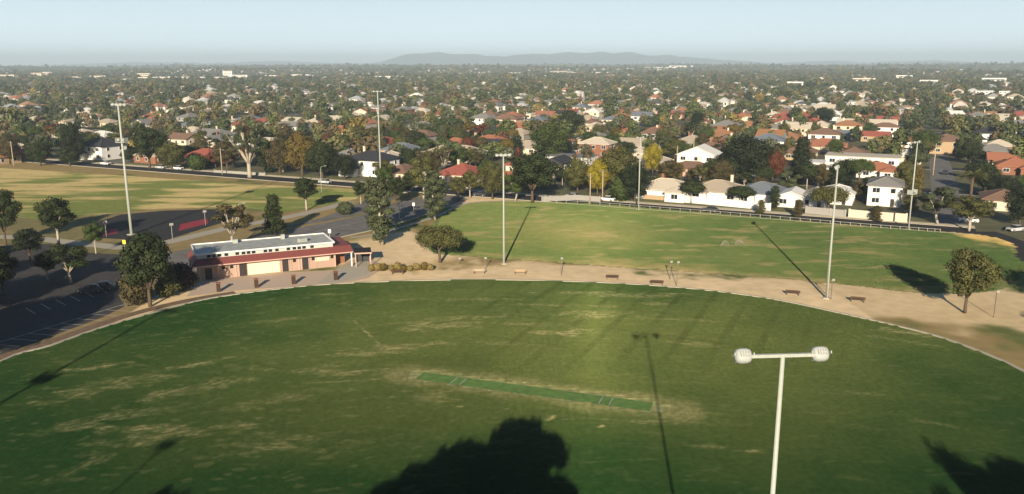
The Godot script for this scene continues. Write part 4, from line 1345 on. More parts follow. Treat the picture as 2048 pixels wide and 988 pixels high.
func near_trees():
	var rows := [
		[50.0, 226.0, 6.6, 7.5, "lollipop", "dark green", "round-headed dark street tree before the white garden wall"],
		[63.0, 223.5, 5.4, 8.0, "lollipop", "dark green", "wide-headed street tree right of the big tan-roofed house"],
		[64.2, 208.2, 3.9, 2.7, "cypress", "olive", "small clipped cypress at the right end of the white wall"],
		[70.4, 217.1, 6.2, 3.5, "cypress", "dark green", "dark narrow bush beside the white gabled cottage"],
		[72.4, 203.9, 4.7, 3.0, "cypress", "brown-green", "brownish clipped cypress left of the umbrella-shaped tree"],
		[81.4, 208.2, 7.5, 10.3, "umbrella", "olive", "umbrella-shaped street tree by the second light pole from right"],
		[89.7, 198.6, 4.0, 3.2, "cypress", "brown-green", "brown cypress between the two grey and tan garden walls"],
		[75.6, 264.1, 16.1, 18.2, "round b", "deep green", "very big dark tree in the middle of the right houses"],
		[72.5, 271.1, 10.3, 11.6, "round c", "brown-green", "brownish lower half of the big dark tree group"],
		[86.7, 271.1, 10.3, 9.3, "round", "russet", "russet tree between the big dark tree and the conifer"],
		[92.7, 261.9, 15.2, 8.4, "conifer", "deep green", "tall dark conifer left of the white box house"],
		[34.7, 228.6, 11.2, 9.3, "round c", "deep green", "dark round tree behind the third light pole"],
		[31.1, 230.3, 7.1, 7.7, "shrub", "green", "large green bush left of the dark round tree"],
		[31.8, 245.1, 14.0, 13.3, "round b", "olive", "broad olive tree above the yellow street tree"],
		[25.2, 239.3, 11.2, 7.1, "round", "yellow", "bright yellow street tree left of the broad olive one"],
		[49.3, 286.2, 11.4, 7.0, "round c", "yellow", "smaller yellow tree below the bright red roof"],
		[19.8, 245.1, 10.9, 8.8, "round", "olive", "olive dome tree left of the bright yellow tree"],
		[15.3, 328.8, 15.7, 18.5, "round c", "green", "big round green tree above the slate gabled house"],
		[35.3, 371.9, 8.5, 10.4, "round b", "green", "round green tree beside the grey hip-roofed house"],
		[32.3, 458.8, 13.2, 19.5, "round", "dark green", "tall green tree high behind the big round green one"],
		[-90.3, 281.0, 18.6, 13.8, "bare", "grey-green", "nearly bare pale-limbed tree beside the left field"],
		[-73.5, 286.2, 15.3, 11.6, "round b", "golden", "golden tree right of the pale bare tree"],
		[-82.1, 288.9, 13.7, 9.9, "round c", "brown-green", "brown tree between the bare and golden trees"],
		[-64.7, 278.5, 12.6, 13.0, "round", "dark green", "dense green tree right of the golden tree"],
		[-56.5, 276.0, 8.8, 9.1, "round c", "deep green", "very dark bush left of the dark-roofed white house"],
		[-41.6, 266.4, 7.9, 7.2, "gum", "olive", "olive gum before the white two-storey house"],
		[-26.5, 266.4, 10.8, 7.5, "gum c", "brown-green", "brown-green gum left of the red hip-roofed house"],
		[-8.0, 266.4, 7.9, 7.2, "round", "green", "green tree right of the red hip-roofed house"],
		[-197.4, 321.9, 11.3, 9.8, "round b", "brown-green", "brownish tree between the far left red houses"],
		[-181.6, 315.4, 9.6, 10.0, "round c", "dark green", "dark tree right of the far left red gable"],
		[-175.4, 328.8, 16.3, 10.4, "round", "deep green", "tall very dark tree left of the white two-storey house"],
		[-170.4, 315.4, 7.7, 9.3, "round b", "dark green", "lower dark tree before the tall very dark one"],
		[-135.5, 306.1, 15.6, 13.9, "gum c", "dark green", "big gum right of the tall left pole"],
		[-125.9, 303.1, 10.7, 10.8, "round c", "olive", "olive tree left of the red-roofed brick house"],
		[-115.5, 300.1, 5.9, 7.3, "shrub", "green", "green bush before the red-roofed brick house"],
		[-104.5, 300.1, 11.0, 11.0, "gum c", "brown-green", "brown gum right of the red-roofed brick house"],
		[111.0, 230.3, 11.4, 6.5, "gum c", "olive", "olive gum at the corner of the right street"],
		[119.2, 239.3, 9.2, 4.4, "cypress", "golden", "golden-green slim tree at the right street corner"],
		[104.7, 212.5, 7.2, 4.2, "cypress", "olive", "slim olive tree right of the tan garden wall"],
		[140.9, 243.1, 9.9, 9.3, "round", "dark green", "round dark tree before the grey-roofed white house"],
		[138.7, 230.3, 7.4, 8.5, "round c", "deep green", "dark tree left of the terracotta house at the edge"],
		[121.9, 193.4, 9.7, 7.9, "round b", "deep green", "dark tree overhanging the corner road at the right edge"],
		[111.8, 273.5, 7.1, 10.1, "round c", "dark green", "dark round tree left of the long cream block"],
		[96.7, 239.3, 6.5, 8.0, "round", "deep green", "dark tree behind the umbrella-shaped street tree"],
		[98.2, 228.6, 5.5, 5.6, "gum c", "brown-green", "brown-green gum left of the grey-roofed two-storey house"],
		[174.8, 347.1, 10.5, 13.5, "round b", "green", "green tree left of the two-storey tan brick house"],
		[176.6, 315.4, 9.6, 9.6, "round", "dark green", "dark green tree right of the two-storey tan house"],
		[107.8, 479.8, 10.3, 12.8, "conifer", "deep green", "dark conifer behind the bright red-roofed house"],
		[198.2, 527.8, 11.3, 14.7, "round c", "deep green", "round very dark tree right of the long red roof"],
		[66.1, 332.3, 8.9, 12.2, "round b", "olive", "olive tree right of the smaller yellow tree"],
	]
	for q in rows:
		tree(q[4], q[5], q[0], q[1], q[2], q[3], q[6])
		occupied.append(Vector3(q[0], q[1], q[3] * 0.42))
	palm(121.9, 215.6, 9.0)

func palm(x: float, f: float, h: float):
	var t := thing("palm_tree", "tall date palm with full drooping crown beside the right street", "palm", P(x, f))
	var st := begin(true)
	tube(st, [Vector3.ZERO, Vector3(0.05, h * 0.5, 0), Vector3(0, h, 0)], [0.42, 0.34, 0.38], 8)
	put("trunk", done(st, M["brown bark"]), t)
	var r := RandomNumberGenerator.new()
	r.seed = 77
	var fronds := []
	for v in 3:
		st = SurfaceTool.new()
		st.begin(Mesh.PRIMITIVE_TRIANGLES)
		st.set_smooth_group(-1)
		var droop: float = [0.9, 0.3, -0.4][v]
		for k in 22:
			var s := k / 21.0
			var c := Vector3(s * 3.1, 0.75 * s * (1.2 - droop) - s * s * (1.5 + droop), 0)
			for side in [-1.0, 1.0]:
				var tip := c + Vector3(0.35, -0.18 - 0.1 * droop, side * 0.75 * sin(PI * (0.12 + 0.85 * s)))
				st.set_color(Color(0.9, 0.9, 0.85))
				tri(st, c, c + Vector3(0.16, 0, 0), tip)
		st.generate_normals()
		fronds.append(st.commit())
	for k in 36:
		put("frond", fronds[k % 3], t, Vector3(0, h, 0), M["olive"], Basis(Vector3.UP, k * 2.399) * Basis(Vector3.BACK, r.randf_range(-0.2, 0.5)))

func suburb_trees():
	var r := RandomNumberGenerator.new()
	r.seed = 1234
	var kinds := ["round", "round b", "round c", "gum", "gum b", "gum c", "gum c", "conifer", "cypress", "umbrella", "lollipop", "shrub", "shrub", "sparse gum"]
	var words := {"round": "round", "round b": "round", "round c": "round", "gum": "open gum", "gum b": "open gum", "gum c": "dense gum", "conifer": "pointed conifer", "cypress": "narrow cypress", "umbrella": "broad spreading", "lollipop": "clear-stemmed round-headed", "shrub": "low garden", "sparse gum": "thin pale-limbed gum"}
	var tones := ["dark green", "dark green", "deep green", "green", "olive", "olive", "grey-green", "brown-green", "brown-green", "golden", "russet", "green", "olive"]
	var made := 0
	var tries := 0
	while made < 290 and tries < 14000:
		tries += 1
		var f := lerpf(238.0, 450.0, pow(r.randf(), 1.15))
		var x := (r.randf_range(-1.0, 1.0) if r.randf() < 0.55 else r.randf_range(-1.0, -0.05)) * (f * 0.976 + 8.3) * 0.66
		var p := Vector2(x, f)
		var d := p - ORIGIN
		var v := d.dot(N)
		var u := d.dot(U)
		if v < 11.0 or absf(fposmod(v - 66.0 + 31.0, 62.0) - 31.0) < 4.6 or absf(fposmod(u - 87.0 + 74.0, 148.0) - 74.0) < 5.0:
			continue
		var kind: String = kinds[r.randi() % kinds.size()]
		var h := r.randf_range(4.8, 9.2)
		if kind == "shrub" or kind == "cypress":
			h = r.randf_range(2.6, 5.5)
		var w: float = h * r.randf_range(0.75, 1.1) if kind != "conifer" and kind != "cypress" else h * r.randf_range(0.4, 0.55)
		if kind == "shrub":
			w = h * 1.3
		if not unoccupied(p, w * 0.12):
			continue
		var tone: String = tones[r.randi() % tones.size()]
		var band := int(v / 31.0) + 1
		var o := tree(kind, tone, x, f, h, w, "%s %s %s, %s garden row beyond the park road" % [tone.replace("-", " ") if tone == "dark green" or tone == "deep green" else tone, words[kind], "bush" if kind == "shrub" else "tree", ordinal(band)], "", "garden trees beyond the park road")
		later.append(o)
		occupied.append(Vector3(x, f, w * 0.26))
		made += 1

# ---------------------------------------------------------------- the distance
func copies(called: String, mesh: Mesh, where: Array, tints: Array):
	var mm := MultiMesh.new()
	mm.transform_format = MultiMesh.TRANSFORM_3D
	mm.use_colors = true
	mm.mesh = mesh
	mm.instance_count = where.size()
	for i in where.size():
		mm.set_instance_transform(i, where[i])
		mm.set_instance_color(i, tints[i])
	var o := MultiMeshInstance3D.new()
	o.name = called
	o.multimesh = mm
	add_child(o)
	o.set_meta("kind", "stuff")
	return o

func distance():
	var r := RandomNumberGenerator.new()
	r.seed = 4321
	var taken := {}
	for o in occupied:
		taken[Vector2i(int(floor(o.x / 11.0)), int(floor(o.y / 11.0)))] = true
	# houses too many to count
	var tint := StandardMaterial3D.new()
	tint.vertex_color_use_as_albedo = true
	tint.roughness = 0.85
	tint.metallic_specular = 0.3
	var st := begin()
	box(st, Vector3(0, 1.5, 0), Vector3(13, 3, 10))
	box(st, Vector3(3.6, 1.5, 6.0), Vector3(5, 2.9, 2.4))
	var hm := done(st, mat("distant wall", Color(0.55, 0.53, 0.48), 0.9))
	st = begin()
	st.set_color(Color.WHITE)
	hip(st, Vector3(0, 3.0, 0), 13, 10, 0.31)
	hip(st, Vector3(3.6, 2.92, 4.6), 5, 5.2, 0.30, 0.4)
	hm = done(st, tint, hm)
	st = begin()
	for x in [-4.4, -1.2]:
		box(st, Vector3(x, 1.6, 5.03), Vector3(1.8, 1.3, 0.1))
	box(st, Vector3(3.6, 1.6, 7.22), Vector3(1.8, 1.3, 0.1))
	box(st, Vector3(6.53, 1.6, 0), Vector3(0.1, 1.3, 1.8))
	box(st, Vector3(-6.53, 1.6, 0), Vector3(0.1, 1.3, 1.8))
	hm = done(st, M["glass"], hm)
	var tones := [Color(0.27, 0.13, 0.085), Color(0.26, 0.14, 0.10), Color(0.17, 0.12, 0.095), Color(0.16, 0.115, 0.09), Color(0.27, 0.17, 0.11), Color(0.33, 0.28, 0.215), Color(0.30, 0.26, 0.20), Color(0.24, 0.235, 0.225), Color(0.20, 0.20, 0.20), Color(0.07, 0.07, 0.08), Color(0.13, 0.13, 0.135), Color(0.25, 0.27, 0.29), Color(0.60, 0.58, 0.55), Color(0.40, 0.40, 0.40), Color(0.45, 0.42, 0.37), Color(0.48, 0.44, 0.37)]
	var where := []
	var tints := []
	for p in lots:
		if p.y < 1500.0 or r.randf() < 0.8:
			taken[Vector2i(int(floor(p.x / 11.0)), int(floor(p.y / 11.0)))] = true
			where.append(Transform3D(Basis(Vector3.UP, deg_to_rad(-26.0 + r.randf_range(-4, 4) + (90.0 if r.randf() < 0.2 else 180.0 if r.randf() < 0.4 else 0.0))).scaled_local(Vector3(r.randf_range(0.7, 1.15), 1.7 if r.randf() < 0.08 else r.randf_range(0.85, 1.0), r.randf_range(0.7, 1.1))), P(p.x, p.y, height(p.x, p.y))))
			tints.append(tones[r.randi() % tones.size()])
	for i in 14000:
		var f := sqrt(lerpf(2050.0 * 2050.0, 6500.0 * 6500.0, r.randf()))
		var x := r.randf_range(-0.70, 0.70) * f
		var s := r.randf_range(0.8, 1.25)
		where.append(Transform3D(Basis(Vector3.UP, r.randf() * TAU).scaled(Vector3(s, s * r.randf_range(0.9, 1.5), s)), P(x, f, height(x, f))))
		tints.append(tones[r.randi() % tones.size()])
	copies("distant_houses", hm, where, tints)
	# trees too many to count, in three shapes
	var lm := mat("distant leaf", Color(1, 1, 1), 0.8)
	lm.vertex_color_use_as_albedo = true
	lm.backlight = Color(0.15, 0.16, 0.08)
	var meshes := []
	for v in 3:
		var blobs := scatter_blobs(200 + v, 8, 2.6, 7.6, [3.0, 2.4, 3.6][v], [2.2, 2.0, 1.9][v], ["ball", "open", "dome"][v])
		blobs.append([Vector3(0, 4.8, 0), Vector3(2.8, 3.6, 2.8)])
		var fm := foliage(blobs, 420, 0.72, 300 + v, 0.5, 0.3)
		fm.surface_set_material(0, lm)
		meshes.append(fm)
	var greens := [Color(0.079, 0.102, 0.045), Color(0.057, 0.077, 0.039), Color(0.120, 0.144, 0.054), Color(0.176, 0.167, 0.072), Color(0.127, 0.140, 0.088), Color(0.160, 0.127, 0.072), Color(0.083, 0.105, 0.048), Color(0.287, 0.223, 0.072), Color(0.176, 0.088, 0.056)]
	var trees := [[], [], []]
	var leaf_tints := [[], [], []]
	for zone in [[300.0, 1000.0, 5000, 0.80], [1000.0, 2200.0, 13000, 0.92], [2200.0, 4200.0, 22000, 1.12], [4200.0, 7200.0, 26000, 1.9]]:
		for i in zone[2]:
			var f := sqrt(lerpf(zone[0] * zone[0], zone[1] * zone[1], r.randf()))
			var x: float = r.randf_range(-0.70, 0.70) * (f + 20.0)
			if taken.has(Vector2i(int(floor(x / 11.0)), int(floor(f / 11.0)))) or (x > 0.0 and f < 1000.0 and r.randf() < 0.15):
				continue
			if f < 1000.0:
				var d := Vector2(x, f) - ORIGIN
				var v := d.dot(N)
				if v < 12.0 or absf(fposmod(v - 66.0 + 31.0, 62.0) - 31.0) < 4.0 or v < 300.0 and absf(fposmod(d.dot(U) - 87.0 + 74.0, 148.0) - 74.0) < 4.0:
					continue
			var k := r.randi() % 3
			var s: float = r.randf_range(0.55, 1.25) * zone[3]
			if r.randf() < 0.06:
				s *= 1.5
			trees[k].append(Transform3D(Basis(Vector3.UP, r.randf() * TAU).scaled(Vector3(s * r.randf_range(0.85, 1.2), s * r.randf_range(0.8, 1.15), s)), P(x, f, height(x, f))))
			var g: Color = greens[r.randi() % (7 if r.randf() < 0.85 else 9)]
			leaf_tints[k].append(g * r.randf_range(0.8, 1.2))
	for k in 3:
		copies(["distant_rounded_trees", "distant_open_trees", "distant_spreading_trees"][k], meshes[k], trees[k], leaf_tints[k])
	# large pale buildings near the skyline
	var blocks := [[-1303.0, 2172.3, 60, 9], [-1315.4, 2328.1, 50, 12], [-1335.3, 2414.6, 36, 14], [-1061.0, 2036.0, 40, 8], [-1062.9, 2172.3, 50, 8], [-1017.9, 2328.1, 55, 14], [-844.4, 2036.0, 150, 9], [-811.4, 2102.0, 120, 9], [-730.0, 2036.0, 150, 8], [-816.2, 2414.6, 40, 24], [-706.0, 2172.3, 60, 12], [-643.1, 2247.5, 50, 9], [-589.6, 2328.1, 70, 10], [-506.2, 2717.5, 140, 9], [-309.0, 2036.0, 60, 8], [10.6, 2965.3, 60, 10], [187.3, 3106.9, 110, 12], [209.9, 2836.0, 60, 9], [311.5, 2836.0, 120, 9], [664.5, 4353.1, 120, 18], [768.3, 4353.1, 230, 22], [940.0, 4664.7, 180, 30], [1785.0, 5024.1, 120, 26], [1904.8, 5024.1, 90, 22], [682.3, 1627.1, 60, 9], [895.5, 1915.8, 50, 10], [459.1, 1354.5, 34, 8], [736.2, 1478.4, 40, 8], [935.4, 1627.1, 60, 9]]
	for q in blocks:
		var f: float = minf(q[1], 5200.0)
		var x: float = q[0] * f / q[1]
		var w: float = q[2] * f / maxf(q[1], f) if q[1] > 5200.0 else q[2] * 1.0
		w *= 0.72
		var t := thing("pale_building", "large pale flat-roofed building among the trees near the skyline", "building", P(x, f, height(x, f)), r.randf_range(-25, 10), "pale buildings near the skyline")
		later.append(t)
		var hgt: float = q[3] * 0.85 + 2.0
		st = begin()
		box(st, Vector3(0, hgt / 2, 0), Vector3(w, hgt, w * 0.4))
		put("wall", done(st, M["cream wall"] if r.randf() < 0.4 else M["white wall"]), t)
		st = begin()
		box(st, Vector3(0, hgt + 0.3, 0), Vector3(w + 1.0, 0.6, w * 0.4 + 1.0))
		put("roof", done(st, M["white roof"]), t)
		var bands := maxi(1, int(hgt / 4.0))
		for k in bands:
			st = begin()
			box(st, Vector3(0, hgt * (k + 0.5) / bands, w * 0.2 + 0.05), Vector3(w * 0.86, 1.3, 0.2))
			put("window_band", done(st, M["glass"]), t)

# ---------------------------------------------------------------- lights and small things
func lamp_head(t: Node3D, at: Vector3, turn: float, size: float):
	# a drum-shaped floodlight tipped down towards the field
	var b := Basis(Vector3.UP, deg_to_rad(turn)) * Basis(Vector3.RIGHT, deg_to_rad(-32.0))
	var st := begin(true)
	var rows := [[0.30, 0.20], [0.27, 0.36], [0.16, 0.48], [-0.02, 0.53], [-0.22, 0.55], [-0.26, 0.52]]
	var rings := []
	for e in rows:
		var ring := []
		for k in 16:
			# a rounded square, flatter at the top
			var a := TAU * k / 16.0
			var c := cos(a)
			var d := sin(a)
			var q: float = e[1] / pow(pow(absf(c), 3.2) + pow(absf(d), 3.2), 1.0 / 3.2)
			ring.append(Vector3(c * q, d * q * (0.80 if d > 0.0 else 0.95), e[0]) * size)
		rings.append(ring)
	for i in rings.size() - 1:
		for k in 16:
			var n := (k + 1) % 16
			quad(st, rings[i][k], rings[i + 1][k], rings[i + 1][n], rings[i][n])
	for k in range(1, 15):
		tri(st, rings[0][0], rings[0][k], rings[0][k + 1])
		tri(st, rings[-1][0], rings[-1][k + 1], rings[-1][k])
	var o := put("lamp_housing", done(st, M["lamp housing"]), t, at, null, b)
	st = begin()
	box(st, Vector3(0, -0.04, -0.275) * size, Vector3(0.92, 0.78, 0.03) * size)
	put("lens", done(st, M["lamp lens"]), o)
	st = begin()
	for k in 4:
		box(st, Vector3(-0.24 + 0.16 * k, 0.02, 0.31) * size, Vector3(0.05, 0.34, 0.07) * size)
	put("cooling_fins", done(st, M["grey wall"]), o)
	st = begin()
	for k in [-1.0, 1.0]:
		box(st, Vector3(k * 0.60, 0.0, 0.0) * size, Vector3(0.06, 0.16, 0.5) * size)
	box(st, Vector3(0, -0.02, 0.36) * size, Vector3(0.5, 0.08, 0.06) * size)
	put("bracket", done(st, M["galvanised steel"]), o)

func light_pole(x: float, f: float, h: float, turn: float, arm: float, heads: int, size: float, girth: float, label: String, platform := 0.0):
	var t := thing("light_pole", label, "light pole", P(x, f), turn, "floodlight poles round the ovals")
	var st := begin(true)
	tube(st, [Vector3(0, 0, 0), Vector3(0, h * 0.5, 0), Vector3(0, h, 0)], [girth, girth * 0.78, girth * 0.55], 12)
	put("pole", done(st, M["galvanised steel"]), t)
	st = begin()
	box(st, Vector3(0, 0.09, 0), Vector3(girth * 4.2, 0.18, girth * 4.2))
	put("base", done(st, M["concrete"]), t)
	st = begin()
	box(st, Vector3(0, h, 0), Vector3(arm, 0.13, 0.13))
	put("crossarm", done(st, M["galvanised steel"]), t)
	for k in heads:
		lamp_head(t, Vector3(lerpf(-arm / 2, arm / 2, float(k) / (heads - 1)), h + 0.02, -0.1), 0.0, size)
	if platform > 0.0:
		st = begin()
		box(st, Vector3(0, platform, 0), Vector3(2.4, 0.14, 1.4))
		for s in [-1.0, 1.0]:
			box(st, Vector3(s * 1.15, platform + 0.5, 0), Vector3(0.09, 1.0, 1.3))
		put("platform", done(st, M["galvanised steel"]), t)
		for s in [-0.7, 0.7]:
			lamp_head(t, Vector3(s, platform + 0.6, 0.3), 0.0, size)

func light_poles():
	light_pole(10.6, 30.4, 26.85, 4.0, 3.1, 2, 0.64, 0.155, "near tall floodlight pole with two white drum heads on a crossarm")
	light_pole(-87.1, 183.9, 29.4, -20.0, 3.4, 4, 0.75, 0.34, "tall floodlight pole with a middle platform by the dark courts", 21.1)
	light_pole(-42.5, 264.1, 29.6, 10.0, 2.4, 3, 0.6, 0.26, "tall thin pole before the dark-roofed white house")
	light_pole(-1.6, 155.1, 21.2, 10.0, 2.4, 4, 0.62, 0.22, "floodlight pole with four heads on the sandy strip")
	light_pole(33.7, 215.6, 19.2, 30.0, 2.0, 2, 0.55, 0.20, "floodlight pole on the far side of the second oval")
	light_pole(52.1, 130.7, 21.8, 62.0, 1.9, 3, 0.72, 0.22, "floodlight pole standing beside the two right-hand benches")
	light_pole(93.0, 188.6, 20.4, 40.0, 2.2, 2, 0.6, 0.20, "floodlight pole with low platform at far right of the second oval", 8.4)
	light_pole(-64.2, 35.8, 29.4, -20.0, 3.4, 4, 0.75, 0.30, "floodlight pole outside the picture with long shadow on the left turf", 19.6)
	light_pole(-43.8, -4.0, 27.0, 5.0, 0.8, 2, 0.72, 0.19, "floodlight pole behind the viewpoint with shadow on the near left turf")

func bench_prototype() -> Node3D:
	var o := Node3D.new()
	for k in 3:
		var st := begin()
		box(st, Vector3(0, 0.45, -0.17 + k * 0.17), Vector3(2.3, 0.05, 0.14))
		put("seat_slat", done(st, M["timber"]), o)
	for k in 3:
		var st := begin()
		box(st, Vector3(0, 0.58 + k * 0.15, -0.30 - 0.03 * k), Vector3(2.3, 0.12, 0.05))
		put("back_slat", done(st, M["timber"]), o)
	for s in [-0.95, 0.95]:
		var st := begin()
		box(st, Vector3(s, 0.22, 0.0), Vector3(0.1, 0.44, 0.5))
		box(st, Vector3(s, 0.62, -0.36), Vector3(0.1, 0.52, 0.06))
		put("leg", done(st, M["brown bark"]), o)
	return o

func small_things():
	var proto := bench_prototype()
	for q in [[-6.1, 147.7, 178, "pale timber bench on the sandy strip left of the four-headed pole", "pale timber"], [1.5, 147.3, 176, "brown bench just right of the four-headed pole", "tan wall"], [18.1, 143.3, 172, "dark bench on sand in the middle of the strip", "timber"], [25.5, 139.5, 170, "dark bench on its own concrete slab", "timber"], [47.2, 132.8, 162, "dark bench left of the pole at right", "timber"], [56.4, 128.7, 160, "dark bench right of the pole at right", "timber"], [-21.2, 147.3, 180, "bench beside the tussock bed near the clubhouse", "timber"]]:
		var o: Node3D = proto.duplicate()
		o.name = numbered("bench")
		o.position = P(q[0], q[1], 0.01)
		o.rotation_degrees.y = q[2]
		add_child(o)
		tag(o, q[3], "bench", "benches facing the main oval")
		for c in o.get_children():
			if not c.name.begins_with("leg"):
				c.material_override = M[q[4]]
	proto.free()
	structure("paving", flat([Vector2(22.1, 136.6), Vector2(22.9, 138.5), Vector2(28.0, 137.6), Vector2(27.2, 135.3)], 0.017, M["concrete"]))
	# tussocks beside the clubhouse apron
	for k in 10:
		var p := Vector2(-26.6, 149.9).lerp(Vector2(-15.3, 149.9), k / 9.0)
		var o := tree("shrub", "straw" if k % 3 != 2 else "golden", p.x + rng.randf_range(-0.2, 0.2), p.y + rng.randf_range(-0.4, 0.4), rng.randf_range(1.2, 1.8), rng.randf_range(1.4, 2.1), "yellow-green tussock in the bed right of the clubhouse, %s from left" % ordinal(k + 1), "tussock", "tussocks in the bed")
		o.set_meta("category", "plant")
	for q in [[9.0, 145.8, 3.6, "thin timber post right of the four-headed pole"], [28.8, 138.5, 4.6, "thin post with a short arm beside the bench slab"], [28.5, 143.0, 3.6, "thinner leaning post just left of the armed post"], [73.7, 120.1, 4.4, "thin post right of the round tree on the sand"], [52.6, 130.1, 3.6, "thin post beside the pole at right"], [-10.3, 155.1, 1.4, "low sign post beside the wide olive tree"], [-5.1, 150.3, 2.6, "thin pale post behind the pale bench"]]:
		var t := thing("timber_post", q[3], "post", P(q[0], q[1]))
		var st := begin()
		box(st, Vector3(0, q[2] / 2, 0), Vector3(0.11, q[2], 0.11))
		put("shaft", done(st, M["grey timber"]), t)
		st = begin()
		box(st, Vector3(0.12, q[2] - 0.25, 0.07), Vector3(0.42, 0.34, 0.04))
		put("plate", done(st, M["grey wall"]), t)
	# low post-and-rail fence between the second oval and the road
	var fl := smooth_line([Vector2(10.7, 227.7), Vector2(24.2, 222.7), Vector2(36.9, 216.3), Vector2(49.0, 210.3), Vector2(60.4, 204.6), Vector2(71.0, 198.6), Vector2(81.0, 192.8), Vector2(90.7, 188.0), Vector2(98.3, 184.5)], false, 5)
	var fence := thing("post_and_rail_fence", "low pale post-and-rail fence along the far edge of the second oval", "fence")
	var rl := begin()
	for i in fl.size():
		var st := begin()
		box(st, P(fl[i].x, fl[i].y, 0.45), Vector3(0.12, 0.9, 0.12))
		put("post", done(st, M["pale timber"]), fence)
		if i > 0:
			tube(rl, [P(fl[i - 1].x, fl[i - 1].y, 0.8), P(fl[i].x, fl[i].y, 0.8)], [0.05, 0.05], 4, false)
	put("rail", done(rl, M["galvanised steel"]), fence)
	# two arched goals left on a worn patch of the second oval
	structure("bare_earth", flat(smooth_line([Vector2(43.9, 170.8), Vector2(45.9, 173.3), Vector2(47.9, 173.8), Vector2(49.6, 172.7), Vector2(50.1, 170.8), Vector2(48.5, 168.8), Vector2(45.9, 168.3), Vector2(44.3, 168.8)], true, 3), 0.014, M["bare earth"]))
	for q in [[45.4, 170.8, 20, "left of two pale arched goals on the second oval"], [48.6, 171.3, -25, "right of two pale arched goals on the second oval"]]:
		var t := thing("goal", q[3], "goal", P(q[0], q[1], 0.01), q[2], "arched goals on the second oval")
		var st := begin(true)
		var arch := []
		var rad := []
		for k in 13:
			var a := PI * k / 12.0
			arch.append(Vector3(cos(a) * 0.95, sin(a) * 1.15, 0))
			rad.append(0.05)
		tube(st, arch, rad, 6)
		put("frame", done(st, M["grey wall"]), t)
		st = begin()
		for k in range(1, 12):
			tube(st, [arch[k], Vector3(arch[k].x * 0.5, 0.03, -1.2)], [0.018, 0.018], 4, false)
		for s in [0.3, 0.6, 0.85]:
			var ring := []
			var rr := []
			for k in 13:
				ring.append(arch[k].lerp(Vector3(arch[k].x * 0.5, 0.03, -1.2), s))
				rr.append(0.018)
			tube(st, ring, rr, 4, false)
		put("net", done(st, M["concrete"]), t)
	# signs and lamps by the park road
	var n := 0
	for q in [[-28.8, 212.5, "white sign by the park road, left of a pair"], [-26.0, 214.0, "white sign by the park road, right of a pair"], [-37.0, 212.5, "small white sign left of the slim gums"], [-40.5, 178.4, "small sign on the verge behind the clubhouse"], [-81.0, 167.4, "yellowish sign beside the big clubhouse gum"]]:
		var t := thing("road_sign", q[2], "sign", P(q[0], q[1], 0.02), 0.0, "signs by the park road")
		var st := begin()
		box(st, Vector3(0, 1.1, 0), Vector3(0.08, 2.2, 0.08))
		put("post", done(st, M["galvanised steel"]), t)
		st = begin()
		box(st, Vector3(0, 1.85, 0.06), Vector3(0.65, 0.85, 0.04))
		put("panel", done(st, M["white paint"] if n < 4 else mat("sign yellow", Color(0.7, 0.55, 0.05), 0.6)), t)
		n += 1
	for q in [[-26.6, 191.0, 8.5, "grey street lamp on the verge by the park road"], [-57.9, 247.1, 8.0, "grey street lamp at the edge of the left field"], [-21.5, 249.1, 8.5, "grey street lamp at the road junction"], [-64.8, 191.0, 6.0, "grey lamp beside the courts path"]]:
		var t := thing("street_lamp", q[3], "street lamp", P(q[0], q[1], 0.02), 30.0, "street lamps by the park road")
		var st := begin(true)
		tube(st, [Vector3.ZERO, Vector3(0, q[2] * 0.85, 0), Vector3(0.25, q[2] * 0.97, 0), Vector3(1.3, q[2], 0)], [0.11, 0.07, 0.06, 0.05], 8)
		put("pole", done(st, M["galvanised steel"]), t)
		st = begin()
		box(st, Vector3(1.5, q[2] - 0.03, 0), Vector3(0.7, 0.14, 0.26))
		put("lamp_head", done(st, M["lamp housing"]), t)
	for q in [[68.4, 309.1, 11.0, "timber power pole left of the large white gabled house"], [57.7, 286.2, 10.0, "timber power pole above the low brown roof"], [131.7, 371.9, 12.0, "timber power pole behind the dark conifer"], [146.4, 283.6, 11.0, "timber power pole by the right street"], [25.7, 230.3, 9.0, "timber power pole beside the bright yellow street tree"], [21.7, 225.2, 8.5, "timber power pole behind the grey front fence"], [-102.5, 288.9, 9.5, "timber power pole beside the left field road"], [-192.0, 315.4, 9.5, "timber power pole at the far left field road"]]:
		var t := thing("power_pole", q[3], "power pole", P(q[0], q[1]), -26.0, "power poles in the suburb")
		var st := begin(true)
		tube(st, [Vector3.ZERO, Vector3(0, q[2], 0)], [0.19, 0.13], 8)
		put("pole", done(st, M["pale timber"]), t)
		st = begin()
		box(st, Vector3(0, q[2] - 0.6, 0.16), Vector3(2.2, 0.14, 0.12))
		put("crossarm", done(st, M["grey timber"]), t)

